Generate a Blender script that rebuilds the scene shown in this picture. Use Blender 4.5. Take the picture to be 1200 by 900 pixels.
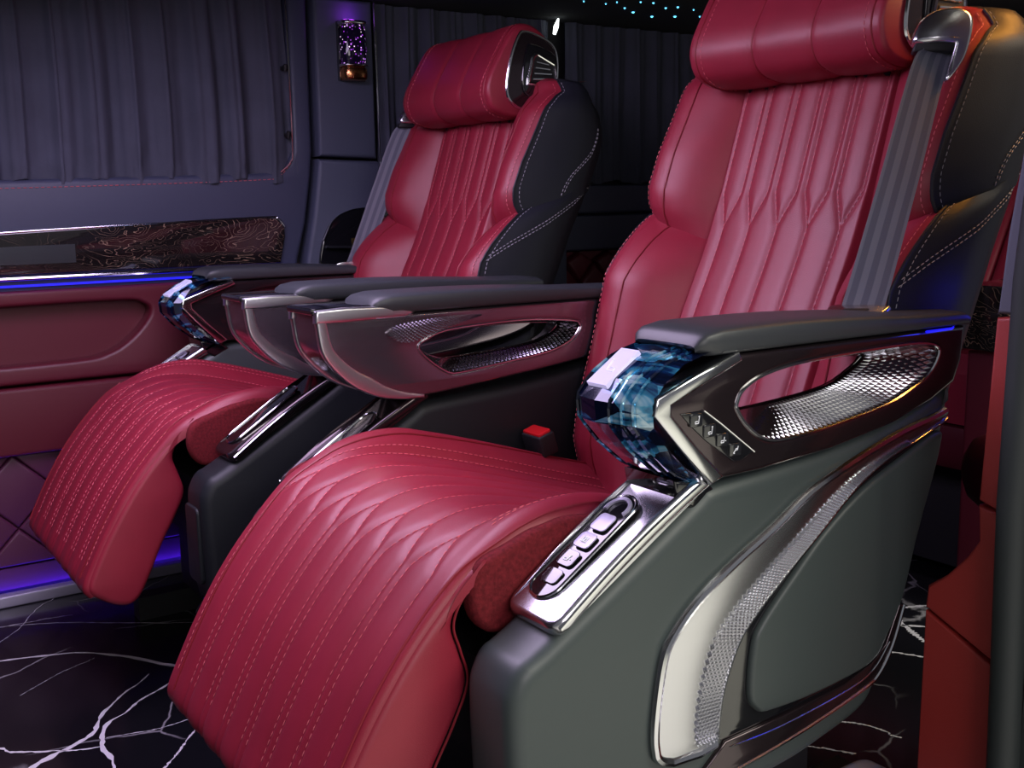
import bpy, bmesh, math, random
import numpy as np
from mathutils import Vector, Matrix

random.seed(7)
rng = np.random.default_rng(7)
for _o in list(bpy.data.objects):
    bpy.data.objects.remove(_o)
scene = bpy.context.scene
COL = scene.collection

# ------------------------------------------------------------------ camera
RIGHT = Vector((0.8277, -0.56093, -0.01639))
UP = Vector((0.10678, 0.12875, 0.98591))
FWD = Vector((0.55092, 0.81779, -0.16646))
cam_d = bpy.data.cameras.new('camera')
cam = bpy.data.objects.new('camera', cam_d)
COL.objects.link(cam)
cam_d.sensor_width = 36.0
cam_d.lens = 36.0 * 1264.0 / 1200.0
cam_d.clip_start = 0.02
m = Matrix((RIGHT, UP, -FWD)).transposed().to_4x4()
m.translation = Vector((0.0, -1.02, 0.78))
cam.matrix_world = m
scene.camera = cam

# ------------------------------------------------------------------ world, lights, exposure
scene.view_settings.view_transform = 'Standard'
scene.view_settings.look = 'None'
scene.view_settings.gamma = 1.0
scene.view_settings.use_curve_mapping = False
scene.view_settings.exposure = 0.0
w = bpy.data.worlds.new('World')
scene.world = w
w.use_nodes = True
w.node_tree.nodes['Background'].inputs[0].default_value = (0.86, 0.86, 0.96, 1)
w.node_tree.nodes['Background'].inputs[1].default_value = 0.17


def area(name, loc, target, size, energy, color, size_y=None):
    d = bpy.data.lights.new(name, 'AREA')
    d.energy = energy
    d.color = color
    d.size = size
    if size_y:
        d.shape = 'RECTANGLE'
        d.size_y = size_y
    o = bpy.data.objects.new(name, d)
    COL.objects.link(o)
    o.location = loc
    o.rotation_euler = (Vector(target) - Vector(loc)).to_track_quat('-Z', 'Y').to_euler()
    return o


def point(name, loc, energy, color, r=0.02):
    d = bpy.data.lights.new(name, 'POINT')
    d.energy = energy
    d.color = color
    d.shadow_soft_size = r
    o = bpy.data.objects.new(name, d)
    COL.objects.link(o)
    o.location = loc
    return o


# daylight of the hall through the open sliding door, fill added over the hall floor, lamp in the van roof, warm rear lamp
area('hall_light', (-0.2, -2.9, 1.55), (0.7, 0.1, 0.45), 1.6, 30, (1.0, 0.92, 0.95), 1.2)
area('hall_floor_fill', (2.5, -2.9, 2.8), (2.5, -2.8, -0.45), 3.0, 190, (1.0, 0.98, 0.84), 2.2)  # unseen fill, added so the hall floor mirrors bright in the chrome
area('roof_lamp', (0.55, 0.33, 1.22), (0.72, 0.30, 0.0), 0.85, 27, (0.82, 0.66, 1.0), 1.1)
area('rear_roof_lamp', (1.37, -0.34, 1.215), (1.24, -0.2, 0.98), 0.10, 0.36, (1.0, 0.40, 0.06))

bpy.data.lights['rear_roof_lamp'].spread = math.radians(75)

# ------------------------------------------------------------------ materials
MATS = {}


def nodes_of(name):
    mt = bpy.data.materials.new(name)
    mt.use_nodes = True
    nt = mt.node_tree
    return mt, nt, nt.nodes['Principled BSDF']


def mat(name, col, rough=0.5, metal=0.0, bump=None, coat=0.0, sheen=0.0, emit=None, var=0.0, var_scale=6.0, spec=0.5, coat_rough=0.05):
    mt, nt, b = nodes_of(name)
    N, L = nt.nodes, nt.links
    b.inputs['Base Color'].default_value = (*col, 1)
    b.inputs['Roughness'].default_value = rough
    b.inputs['Metallic'].default_value = metal
    b.inputs['Specular IOR Level'].default_value = spec
    b.inputs['Coat Weight'].default_value = coat
    b.inputs['Coat Roughness'].default_value = coat_rough
    b.inputs['Sheen Weight'].default_value = sheen
    tc = N.new('ShaderNodeTexCoord')
    if var:
        nz = N.new('ShaderNodeTexNoise')
        nz.inputs['Scale'].default_value = var_scale
        nz.inputs['Detail'].default_value = 6
        rp = N.new('ShaderNodeValToRGB')
        rp.color_ramp.elements[0].position = 0.3
        rp.color_ramp.elements[1].position = 0.7
        rp.color_ramp.elements[0].color = (*[c * (1 - var) for c in col], 1)
        rp.color_ramp.elements[1].color = (*[min(1, c * (1 + var)) for c in col], 1)
        L.new(tc.outputs['Object'], nz.inputs['Vector'])
        L.new(nz.outputs['Fac'], rp.inputs['Fac'])
        L.new(rp.outputs['Color'], b.inputs['Base Color'])
    if bump:
        kind, sc, st = bump
        if kind == 'leather':
            t = N.new('ShaderNodeTexVoronoi')
            t.inputs['Scale'].default_value = sc
            out = t.outputs['Distance']
        else:
            t = N.new('ShaderNodeTexNoise')
            t.inputs['Scale'].default_value = sc
            t.inputs['Detail'].default_value = 4
            out = t.outputs['Fac']
        L.new(tc.outputs['Object'], t.inputs['Vector'])
        bp = N.new('ShaderNodeBump')
        bp.inputs['Strength'].default_value = st
        bp.inputs['Distance'].default_value = 0.001
        L.new(out, bp.inputs['Height'])
        L.new(bp.outputs['Normal'], b.inputs['Normal'])
    if emit:
        b.inputs['Emission Color'].default_value = (*emit[0], 1)
        b.inputs['Emission Strength'].default_value = emit[1]
    MATS[name] = mt
    return mt


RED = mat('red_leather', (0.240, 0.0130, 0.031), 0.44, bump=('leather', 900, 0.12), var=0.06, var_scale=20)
REDP = mat('red_piping', (0.20, 0.008, 0.018), 0.5)
STITCH = mat('red_thread', (0.64, 0.13, 0.165), 0.6)
STITCHG = mat('grey_thread', (0.35, 0.33, 0.38), 0.6)
SUEDE = mat('red_suede', (0.13, 0.010, 0.015), 0.9, bump=('noise', 300, 0.8), var=0.30, var_scale=260, spec=0.2)
BLK = mat('black_leather', (0.012, 0.013, 0.020), 0.48, bump=('leather', 900, 0.12), spec=0.32)
NAVY = mat('navy_leather', (0.042, 0.048, 0.088), 0.5, bump=('leather', 700, 0.1))
PAD = mat('charcoal_pad', (0.032, 0.036, 0.042), 0.42, bump=('leather', 900, 0.08))
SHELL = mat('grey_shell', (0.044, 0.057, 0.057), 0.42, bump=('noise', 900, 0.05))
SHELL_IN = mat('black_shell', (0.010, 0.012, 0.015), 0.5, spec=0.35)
CHROME = mat('chrome', (0.75, 0.76, 0.78), 0.14, 1.0)
SOFTCH = mat('brushed_chrome', (0.80, 0.79, 0.84), 0.30, 1.0)
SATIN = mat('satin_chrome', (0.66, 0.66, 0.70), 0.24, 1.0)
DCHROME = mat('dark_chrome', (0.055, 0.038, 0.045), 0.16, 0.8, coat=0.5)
SMOKED = mat('smoked_chrome', (0.30, 0.25, 0.30), 0.20, 0.92)
GLOSS = mat('black_gloss', (0.006, 0.006, 0.008), 0.07, coat=1.0)
BLACK = mat('matte_black', (0.008, 0.008, 0.010), 0.6)
KEY = mat('key_silver', (0.36, 0.34, 0.46), 0.3, 0.3)
KEYB = mat('key_black', (0.015, 0.016, 0.02), 0.12, coat=1.0)
ICON = mat('white_print', (0.75, 0.76, 0.8), 0.5, emit=((0.8, 0.82, 0.9), 0.15))
SCREEN = mat('lavender_screen', (0.45, 0.42, 0.65), 0.15, emit=((0.62, 0.56, 0.92), 0.55))
BUCKLE = mat('red_plastic', (0.65, 0.012, 0.018), 0.25, coat=0.5)
LEDB = mat('blue_led', (0.01, 0.01, 0.3), 0.4, emit=((0.012, 0.01, 0.85), 1.1))
LEDV = mat('violet_led', (0.1, 0.02, 0.3), 0.4, emit=((0.42, 0.06, 1.0), 4.0))
LEDG = mat('sill_led', (0.02, 0.01, 0.3), 0.4, emit=((0.07, 0.02, 1.0), 22.0))
STAR = mat('star_led', (0.1, 0.3, 0.4), 0.4, emit=((0.12, 0.62, 1.0), 3.0))
LAMPW = mat('white_lamp', (0.8, 0.8, 0.8), 0.4, emit=((0.9, 1.0, 0.95), 3.0))
COPPER = mat('copper', (0.72, 0.30, 0.13), 0.22, 1.0)
GOLD = mat('gold', (0.75, 0.48, 0.12), 0.25, 1.0)
PILLAR = mat('pillar_grey', (0.058, 0.066, 0.108), 0.6, bump=('noise', 500, 0.1))
SEAL = mat('door_seal_rubber', (0.022, 0.028, 0.028), 0.6)
CEIL = mat('ceiling_suede', (0.012, 0.012, 0.018), 0.95)
CLOTH = mat('curtain_cloth', (0.048, 0.052, 0.080), 0.85, bump=('noise', 160, 0.4), var=0.15, var_scale=9)
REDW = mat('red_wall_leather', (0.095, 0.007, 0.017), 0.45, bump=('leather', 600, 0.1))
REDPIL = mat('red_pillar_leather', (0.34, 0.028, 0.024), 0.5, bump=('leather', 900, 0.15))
PURP = mat('plum_leather', (0.085, 0.016, 0.05), 0.5)
SILL = mat('sill_metal', (0.50, 0.47, 0.62), 0.35, 0.6)
WHITEP = mat('pale_plastic', (0.55, 0.54, 0.66), 0.5)
VEIN = mat('marble_vein', (0.62, 0.60, 0.64), 0.15)


def m_webbing():
    mt, nt, b = nodes_of('belt_webbing')
    N, L = nt.nodes, nt.links
    uv = N.new('ShaderNodeUVMap')
    sep = N.new('ShaderNodeSeparateXYZ')
    L.new(uv.outputs['UV'], sep.inputs[0])
    wv = N.new('ShaderNodeMath')
    wv.operation = 'MULTIPLY'
    wv.inputs[1].default_value = 3.0 * 2 * math.pi
    L.new(sep.outputs['X'], wv.inputs[0])
    sn = N.new('ShaderNodeMath')
    sn.operation = 'COSINE'
    L.new(wv.outputs[0], sn.inputs[0])
    rp = N.new('ShaderNodeValToRGB')
    rp.color_ramp.elements[0].position = 0.42
    rp.color_ramp.elements[1].position = 0.58
    rp.color_ramp.elements[0].color = (0.085, 0.09, 0.13, 1)
    rp.color_ramp.elements[1].color = (0.15, 0.155, 0.20, 1)
    mr = N.new('ShaderNodeMapRange')
    mr.inputs['From Min'].default_value = -1
    L.new(sn.outputs[0], mr.inputs['Value'])
    L.new(mr.outputs[0], rp.inputs['Fac'])
    L.new(rp.outputs['Color'], b.inputs['Base Color'])
    nz = N.new('ShaderNodeTexNoise')
    nz.inputs['Scale'].default_value = 700
    bp = N.new('ShaderNodeBump')
    bp.inputs['Strength'].default_value = 0.5
    bp.inputs['Distance'].default_value = 0.001
    L.new(nz.outputs['Fac'], bp.inputs['Height'])
    L.new(bp.outputs['Normal'], b.inputs['Normal'])
    b.inputs['Roughness'].default_value = 0.6
    return mt


def m_crystal():
    mt, nt, b = nodes_of('blue_crystal')
    N, L = nt.nodes, nt.links
    tc = N.new('ShaderNodeTexCoord')
    mp = N.new('ShaderNodeMapping')
    mp.inputs['Rotation'].default_value = (0.3, 0.9, 0.2)
    mp.inputs['Scale'].default_value = (1.0, 0.5, 1.3)
    L.new(tc.outputs['Object'], mp.inputs['Vector'])
    nz = N.new('ShaderNodeTexNoise')
    nz.inputs['Scale'].default_value = 14
    nz.inputs['Detail'].default_value = 3
    nz.inputs['Distortion'].default_value = 2.5
    L.new(mp.outputs[0], nz.inputs['Vector'])
    v = N.new('ShaderNodeTexVoronoi')
    v.inputs['Scale'].default_value = 45
    L.new(mp.outputs[0], v.inputs['Vector'])
    ad = N.new('ShaderNodeMath')
    ad.operation = 'MULTIPLY_ADD'
    ad.inputs[1].default_value = 0.45
    sp = N.new('ShaderNodeSeparateColor')
    L.new(v.outputs['Color'], sp.inputs[0])
    L.new(sp.outputs[0], ad.inputs[0])
    L.new(nz.outputs['Fac'], ad.inputs[2])
    rp = N.new('ShaderNodeValToRGB')
    e = rp.color_ramp.elements
    e[0].position = 0.64
    e[0].color = (0.004, 0.008, 0.03, 1)
    e[1].position = 1.0
    e[1].color = (0.55, 0.75, 0.85, 1)
    a = e.new(0.74)
    a.color = (0.006, 0.03, 0.13, 1)
    a = e.new(0.86)
    a.color = (0.05, 0.30, 0.52, 1)
    L.new(ad.outputs[0], rp.inputs['Fac'])
    L.new(rp.outputs['Color'], b.inputs['Base Color'])
    b.inputs['Metallic'].default_value = 0.55
    b.inputs['Roughness'].default_value = 0.08
    b.inputs['Coat Weight'].default_value = 1.0
    b.inputs['Coat Roughness'].default_value = 0.02
    return mt


def m_contour(name, base, line, scale, rings, gloss):
    """dark lacquer with fine contour lines like burl veneer"""
    mt, nt, b = nodes_of(name)
    N, L = nt.nodes, nt.links
    tc = N.new('ShaderNodeTexCoord')
    mp = N.new('ShaderNodeMapping')
    mp.inputs['Scale'].default_value = (1.0, 1.0, 2.0)
    L.new(tc.outputs['Object'], mp.inputs['Vector'])
    nz = N.new('ShaderNodeTexNoise')
    nz.inputs['Scale'].default_value = scale
    nz.inputs['Detail'].default_value = 3.5
    nz.inputs['Distortion'].default_value = 0.6
    L.new(mp.outputs[0], nz.inputs['Vector'])
    mu = N.new('ShaderNodeMath')
    mu.operation = 'MULTIPLY'
    mu.inputs[1].default_value = rings
    L.new(nz.outputs['Fac'], mu.inputs[0])
    fr = N.new('ShaderNodeMath')
    fr.operation = 'FRACT'
    L.new(mu.outputs[0], fr.inputs[0])
    rp = N.new('ShaderNodeValToRGB')
    e = rp.color_ramp.elements
    e[0].position = 0.0
    e[0].color = (*line, 1)
    e[1].position = 0.12
    e[1].color = (*base, 1)
    L.new(fr.outputs[0], rp.inputs['Fac'])
    nz2 = N.new('ShaderNodeTexNoise')
    nz2.inputs['Scale'].default_value = 7
    L.new(tc.outputs['Object'], nz2.inputs['Vector'])
    rp2 = N.new('ShaderNodeValToRGB')
    rp2.color_ramp.elements[0].position = 0.28
    rp2.color_ramp.elements[1].position = 0.56
    L.new(nz2.outputs['Fac'], rp2.inputs['Fac'])
    mx = N.new('ShaderNodeMix')
    mx.data_type = 'RGBA'
    L.new(rp2.outputs['Color'], mx.inputs['Factor'])
    mx.inputs['A'].default_value = (*base, 1)
    L.new(rp.outputs['Color'], mx.inputs['B'])
    L.new(mx.outputs['Result'], b.inputs['Base Color'])
    b.inputs['Roughness'].default_value = gloss
    b.inputs['Coat Weight'].default_value = 1.0
    b.inputs['Coat Roughness'].default_value = 0.03
    return mt


def m_marble_floor():
    mt, nt, b = nodes_of('black_marble')
    N, L = nt.nodes, nt.links
    tc = N.new('ShaderNodeTexCoord')
    nz = N.new('ShaderNodeTexNoise')
    nz.inputs['Scale'].default_value = 5
    nz.inputs['Detail'].default_value = 5
    L.new(tc.outputs['Object'], nz.inputs['Vector'])
    mx = N.new('ShaderNodeMix')
    mx.data_type = 'RGBA'
    mx.inputs['Factor'].default_value = 0.09
    L.new(tc.outputs['Object'], mx.inputs['A'])
    L.new(nz.outputs['Color'], mx.inputs['B'])
    v = N.new('ShaderNodeTexVoronoi')
    v.feature = 'DISTANCE_TO_EDGE'
    v.inputs['Scale'].default_value = 3.2
    L.new(mx.outputs['Result'], v.inputs['Vector'])
    rp = N.new('ShaderNodeValToRGB')
    e = rp.color_ramp.elements
    e[0].position = 0.0
    e[0].color = (0.30, 0.29, 0.31, 1)
    e[1].position = 0.008
    e[1].color = (0.006, 0.006, 0.008, 1)
    L.new(v.outputs['Distance'], rp.inputs['Fac'])
    nz3 = N.new('ShaderNodeTexNoise')
    nz3.inputs['Scale'].default_value = 3.5
    L.new(tc.outputs['Object'], nz3.inputs['Vector'])
    rp3 = N.new('ShaderNodeValToRGB')
    rp3.color_ramp.elements[0].position = 0.48
    rp3.color_ramp.elements[1].position = 0.62
    L.new(nz3.outputs['Fac'], rp3.inputs['Fac'])
    m2 = N.new('ShaderNodeMix')
    m2.data_type = 'RGBA'
    L.new(rp3.outputs['Color'], m2.inputs['Factor'])
    m2.inputs['A'].default_value = (0.006, 0.006, 0.008, 1)
    L.new(rp.outputs['Color'], m2.inputs['B'])
    L.new(m2.outputs['Result'], b.inputs['Base Color'])
    b.inputs['Roughness'].default_value = 0.16
    return mt


def m_glitter():
    mt, nt, b = nodes_of('glitter_glass')
    N, L = nt.nodes, nt.links
    tc = N.new('ShaderNodeTexCoord')
    v = N.new('ShaderNodeTexVoronoi')
    v.inputs['Scale'].default_value = 170
    L.new(tc.outputs['Object'], v.inputs['Vector'])
    rp = N.new('ShaderNodeValToRGB')
    e = rp.color_ramp.elements
    e[0].position = 0.16
    e[0].color = (1, 1, 1, 1)
    e[1].position = 0.30
    e[1].color = (0, 0, 0, 1)
    L.new(v.outputs['Distance'], rp.inputs['Fac'])
    mx = N.new('ShaderNodeMix')
    mx.data_type = 'RGBA'
    mx.blend_type = 'MULTIPLY'
    mx.inputs['Factor'].default_value = 1
    sp = N.new('ShaderNodeSeparateColor')
    L.new(v.outputs['Color'], sp.inputs[0])
    r2 = N.new('ShaderNodeValToRGB')
    f = r2.color_ramp.elements
    f[0].position = 0.15
    f[0].color = (0.0, 0.0, 0.0, 1)
    f[1].position = 1.0
    f[1].color = (1.0, 0.75, 1.0, 1)
    g = f.new(0.55)
    g.color = (0.45, 0.05, 0.95, 1)
    L.new(sp.outputs[0], r2.inputs['Fac'])
    L.new(rp.outputs['Color'], mx.inputs['A'])
    L.new(r2.outputs['Color'], mx.inputs['B'])
    b.inputs['Base Color'].default_value = (0.012, 0.006, 0.03, 1)
    b.inputs['Roughness'].default_value = 0.08
    L.new(mx.outputs['Result'], b.inputs['Emission Color'])
    b.inputs['Emission Strength'].default_value = 1.6
    return mt


WEB = m_webbing()
CRYSTAL = m_crystal()
BURL = m_contour('burl_lacquer', (0.010, 0.008, 0.008), (0.30, 0.20, 0.14), 7, 26, 0.12)
MARBLE = m_marble_floor()
GLITTER = m_glitter()

# ------------------------------------------------------------------ mesh helpers


class Frame:
    """seat frame: local y runs from the outer arm (-) to the inner arm (+)"""

    def __init__(self, s=1, c=0.0, origin=(0, 0, 0)):
        self.s, self.c, self.o = s, c, origin


WORLD = Frame()
FR = [WORLD]


def tag(o, label=None, cat=None, group=None, kind=None):
    if label:
        o['label'] = label
    if cat:
        o['category'] = cat
    if group:
        o['group'] = group
    if kind:
        o['kind'] = kind
    return o


def empty(name, loc):
    o = bpy.data.objects.new(name, None)
    o.empty_display_size = 0.1
    COL.objects.link(o)
    o.location = loc
    return o


def mk(name, V, F, mt, parent=None, sharp=35, fix=True, uv=None):
    fr = FR[0]
    V = np.array(V, dtype=float).reshape(-1, 3).copy()
    V[:, 1] = fr.c + fr.s * V[:, 1]
    if parent is not None:
        V -= np.array(fr.o)
        org = None
    else:
        org = np.array([(V[:, 0].min() + V[:, 0].max()) / 2, (V[:, 1].min() + V[:, 1].max()) / 2, V[:, 2].min()])
        V -= org
    if fr.s < 0 and not fix:
        F = [tuple(reversed(f)) for f in F]
    me = bpy.data.meshes.new(name)
    me.from_pydata(V.tolist(), [], [tuple(f) for f in F])
    if uv is not None:
        lay = me.uv_layers.new(name='UVMap')
        for lp in me.loops:
            lay.data[lp.index].uv = uv[lp.vertex_index]
    if fix:
        bm = bmesh.new()
        bm.from_mesh(me)
        bmesh.ops.remove_doubles(bm, verts=bm.verts, dist=1e-6)
        bmesh.ops.recalc_face_normals(bm, faces=bm.faces)
        bm.to_mesh(me)
        bm.free()
    if sharp is not None:
        me.shade_smooth()
        me.set_sharp_from_angle(angle=math.radians(sharp))
    me.materials.append(mt)
    o = bpy.data.objects.new(name, me)
    COL.objects.link(o)
    if parent is not None:
        o.parent = parent
    else:
        o.location = org
    return o


def cr(P, n=8, closed=False):
    """Catmull-Rom through P, n samples a span"""
    P = [np.array(p, float) for p in P]
    N = len(P)
    out = []
    spans = N if closed else N - 1
    for i in range(spans):
        if closed:
            a, b, c, d = P[(i - 1) % N], P[i], P[(i + 1) % N], P[(i + 2) % N]
        else:
            a = P[i - 1] if i > 0 else 2 * P[0] - P[1]
            b, c = P[i], P[i + 1]
            d = P[i + 2] if i + 2 < N else 2 * P[-1] - P[-2]
        for k in range(n):
            t = k / n
            out.append(0.5 * (2 * b + (c - a) * t + (2 * a - 5 * b + 4 * c - d) * t * t + (3 * b - a - 3 * c + d) * t ** 3))
    if not closed:
        out.append(P[-1])
    return out


def resample(P, n, closed=False):
    P = np.array(P, float)
    if closed:
        P = np.vstack([P, P[:1]])
    d = np.r_[0, np.cumsum(np.linalg.norm(np.diff(P, axis=0), axis=1))]
    t = np.linspace(0, d[-1], n + 1)[:-1] if closed else np.linspace(0, d[-1], n)
    return np.stack([np.interp(t, d, P[:, i]) for i in range(P.shape[1])], 1)


def loft(rings, closed=True, cap=True):
    V, F = [], []
    n = len(rings[0])
    for r in rings:
        V += [tuple(p) for p in r]
    for i in range(len(rings) - 1):
        for j in range(n if closed else n - 1):
            k = (j + 1) % n
            F.append((i * n + j, i * n + k, (i + 1) * n + k, (i + 1) * n + j))
    if cap and closed:
        F.append(tuple(range(n)))
        F.append(tuple(reversed(range((len(rings) - 1) * n, len(rings) * n))))
    return V, F


def join(*parts):
    V, F = [], []
    for v, f in parts:
        o = len(V)
        V += [tuple(p) for p in v]
        F += [tuple(i + o for i in q) for q in f]
    return V, F


def tube(P, r, n=8, closed=False, flat=None):
    """tube along P; flat=(a,b) scales two axes"""
    P = [Vector(p) for p in P]
    N = len(P)
    rings = []
    prev = None
    for i in range(N):
        if closed:
            t = P[(i + 1) % N] - P[i - 1]
        else:
            t = P[min(i + 1, N - 1)] - P[max(i - 1, 0)]
        if t.length < 1e-9:
            t = Vector((1, 0, 0))
        t.normalize()
        if prev is None:
            ref = Vector((0, 1, 0)) if abs(t.y) < 0.9 else Vector((0, 0, 1))
            a = t.cross(ref).normalized()
        else:
            a = (prev - t * prev.dot(t)).normalized()
        prev = a
        b = t.cross(a)
        rr = r[i] if hasattr(r, '__len__') else r
        rings.append([P[i] + a * math.cos(2 * math.pi * k / n) * rr + b * math.sin(2 * math.pi * k / n) * rr for k in range(n)])
    if closed:
        rings.append(rings[0])
        return loft(rings, True, False)
    return loft(rings, True, True)


def box(x0, x1, y0, y1, z0, z1):
    V = [(x, y, z) for x in (x0, x1) for y in (y0, y1) for z in (z0, z1)]
    F = [(0, 1, 3, 2), (4, 6, 7, 5), (0, 4, 5, 1), (2, 3, 7, 6), (0, 2, 6, 4), (1, 5, 7, 3)]
    return V, F


def plate_geo(outline, h0, h1, holes=(), bevel=0.004, place=None, res=3):
    """2D outline (with holes) extruded from h0 to h1 with rounded edges; place maps (a, b, h) to 3D"""
    cu = bpy.data.curves.new('tmp', 'CURVE')
    cu.dimensions = '2D'
    cu.fill_mode = 'BOTH'
    th = abs(h1 - h0)
    bevel = min(bevel, th * 0.49)
    cu.extrude = th / 2 - bevel
    cu.bevel_depth = bevel
    cu.bevel_resolution = res
    cu.offset = -bevel
    for pts in [outline] + list(holes):
        sp = cu.splines.new('POLY')
        sp.points.add(len(pts) - 1)
        for q, p in zip(sp.points, pts):
            q.co = (p[0], p[1], 0, 1)
        sp.use_cyclic_u = True
    ob = bpy.data.objects.new('tmp', cu)
    COL.objects.link(ob)
    dg = bpy.context.evaluated_depsgraph_get()
    me = bpy.data.meshes.new_from_object(ob.evaluated_get(dg))
    hm = (h0 + h1) / 2
    if place is None:
        def place(a, b, h):
            return (a, h, b)
    V = [place(v.co.x, v.co.y, hm + v.co.z) for v in me.vertices]
    F = [tuple(p.vertices) for p in me.polygons]
    bpy.data.objects.remove(ob)
    bpy.data.curves.remove(cu)
    bpy.data.meshes.remove(me)
    return V, F


def plate(name, outline, h0, h1, mt, parent, holes=(), bevel=0.004, place=None, sharp=40):
    V, F = plate_geo(outline, h0, h1, holes, bevel, place)
    return mk(name, V, F, mt, parent, sharp)


def dashes(paths, length=0.0055, gap=0.0035, w=0.0012):
    """thread stitches along 3D paths"""
    V, F = [], []
    for P in paths:
        P = np.array(P, float)
        d = np.r_[0, np.cumsum(np.linalg.norm(np.diff(P, axis=0), axis=1))]
        s = 0.0
        while s + length < d[-1]:
            a = np.array([np.interp(s, d, P[:, i]) for i in range(3)])
            b = np.array([np.interp(s + length, d, P[:, i]) for i in range(3)])
            t = b - a
            L = np.linalg.norm(t)
            if L > 1e-6:
                t /= L
                ref = np.array([0, 1, 0]) if abs(t[1]) < 0.8 else np.array([0, 0, 1])
                u = np.cross(t, ref)
                u /= np.linalg.norm(u)
                v = np.cross(t, u)
                o = len(V)
                for q, k in ((a, 0.6), ((a + b) / 2, 1.0), (b, 0.6)):
                    for cu, cv in ((1, 0), (0, 1), (-1, 0), (0, -1)):
                        V.append(tuple(q + (u * cu + v * cv) * w * 0.5 * k))
                for r in range(2):
                    for j in range(4):
                        k2 = (j + 1) % 4
                        F.append((o + r * 4 + j, o + r * 4 + k2, o + r * 4 + 4 + k2, o + r * 4 + 4 + j))
            s += length + gap
    return V, F


def knurl(A, B, na, nb, h, nrm, k=1.0):
    """pyramid relief between curves A and B (arrays (n,3)); nrm = direction the pyramids rise in"""
    A = resample(A, na + 1)
    B = resample(B, na + 1)
    V, F = [], []
    nrm = np.array(nrm, float)

    def pt(i, j):
        i0 = int(min(max(math.floor(i), 0), na - 1))
        fi = i - i0
        a = A[i0] * (1 - fi) + A[i0 + 1] * fi
        b = B[i0] * (1 - fi) + B[i0 + 1] * fi
        t = j / nb
        return a * (1 - t) + b * t
    for i2 in range(0, 2 * na - 1):
        for j in range(nb):
            off = 0.5 if i2 % 2 else 0.0
            ci, cj = (i2 + 1) / 2, j + 0.5 + off
            if cj + 0.5 > nb + 0.01 or ci + 0.5 > na or ci < 0.5:
                continue
            q = [pt(ci - 0.5 * k, cj), pt(ci, cj - 0.5 * k), pt(ci + 0.5 * k, cj), pt(ci, min(cj + 0.5 * k, nb))]
            c = pt(ci, cj) + nrm * h
            o = len(V)
            V += [tuple(p) for p in q] + [tuple(c)]
            F += [(o, o + 1, o + 4), (o + 1, o + 2, o + 4), (o + 2, o + 3, o + 4), (o + 3, o, o + 4)]
    return V, F


def sstep(a, b, x):
    t = np.clip((x - a) / (b - a), 0, 1)
    return t * t * (3 - 2 * t)


# ------------------------------------------------------------------ structure: floor, ceiling, walls
fl = mk('floor', *box(-1.2, 3.0, -0.52, 1.36, -0.03, 0.0), MARBLE, sharp=None)
tag(fl, 'black marble floor with branching white veins', 'floor', kind='structure')


def vein(pts, w0, w1, seed, jit=0.012):
    r = np.random.default_rng(seed)
    P = resample(cr(pts, 6), 46)
    P = P + np.cumsum(r.normal(0, jit * 0.22, P.shape), 0) * np.linspace(0, 1, len(P))[:, None] * 0.5
    W = np.interp(np.linspace(0, 1, len(P)), [0, 0.5, 1], [w0, (w0 + w1) / 2, w1]) * (0.35 + 1.1 * r.random(len(P)))
    V, F = [], []
    for i in range(len(P)):
        t = P[min(i + 1, len(P) - 1)] - P[max(i - 1, 0)]
        n = np.array([-t[1], t[0]])
        n = n / (np.linalg.norm(n) + 1e-9)
        for sgn in (-1, 1):
            V.append((*(P[i] + n * sgn * W[i]), 0.0006))
    for i in range(len(P) - 1):
        F.append((2 * i, 2 * i + 1, 2 * i + 3, 2 * i + 2))
    return V, F


FR[0] = Frame(1, 0, tuple(fl.location))
VEINS = [
    ([(0.05, 1.02), (0.247, 0.969), (0.326, 0.942), (0.379, 0.917), (0.436, 0.853), (0.492, 0.767), (0.56, 0.72), (0.72, 0.6)], .0035, .006),
    ([(0.446, 0.759), (0.42, 0.73), (0.399, 0.713), (0.36, 0.67), (0.342, 0.644), (0.323, 0.60), (0.29, 0.572), (0.249, 0.551), (0.19, 0.50)], .0015, .0075),
    ([(0.50, 0.745), (0.46, 0.70), (0.41, 0.67), (0.38, 0.64), (0.345, 0.615), (0.32, 0.55), (0.322, 0.513), (0.31, 0.44)], .002, .006),
    ([(0.10, 0.66), (0.188, 0.63), (0.203, 0.604), (0.25, 0.57), (0.29, 0.545), (0.33, 0.53)], .004, .002),
    ([(0.20, 1.17), (0.368, 1.10), (0.47, 1.03), (0.561, 0.965), (0.70, 0.90)], .0012, .002),
    ([(0.15, 1.20), (0.274, 1.14), (0.33, 1.13), (0.40, 1.12)], .004, .001),
    ([(0.24, 1.04), (0.30, 1.10), (0.36, 1.19), (0.42, 1.24)], .001, .001),
    ([(0.25, 0.80), (0.33, 0.86), (0.40, 0.90)], .0008, .0006),
    ([(0.33, 0.57), (0.40, 0.555), (0.46, 0.56), (0.52, 0.53)], .0008, .002),
    ([(0.45, 0.52), (0.40, 0.46), (0.36, 0.42)], .002, .003),
    ([(1.718, 0.195), (1.76, 0.17), (1.80, 0.10)], .006, .005),
    ([(1.66, 0.17), (1.63, 0.12), (1.60, 0.05)], .009, .006),
    ([(1.61, 0.17), (1.67, 0.11), (1.72, 0.03)], .005, .005),
    ([(1.47, 0.14), (1.52, 0.08), (1.56, 0.0)], .004, .003),
    ([(1.246, -0.03), (1.28, -0.07), (1.30, -0.12)], .003, .002),
    ([(1.126, -0.02), (1.15, -0.06), (1.19, -0.11)], .002, .003),
]
for i, (p, a, b) in enumerate(VEINS):
    mk('marble_vein', *vein(p, a * .72, b * .72, i + 3), VEIN, fl, sharp=None, fix=False)
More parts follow.
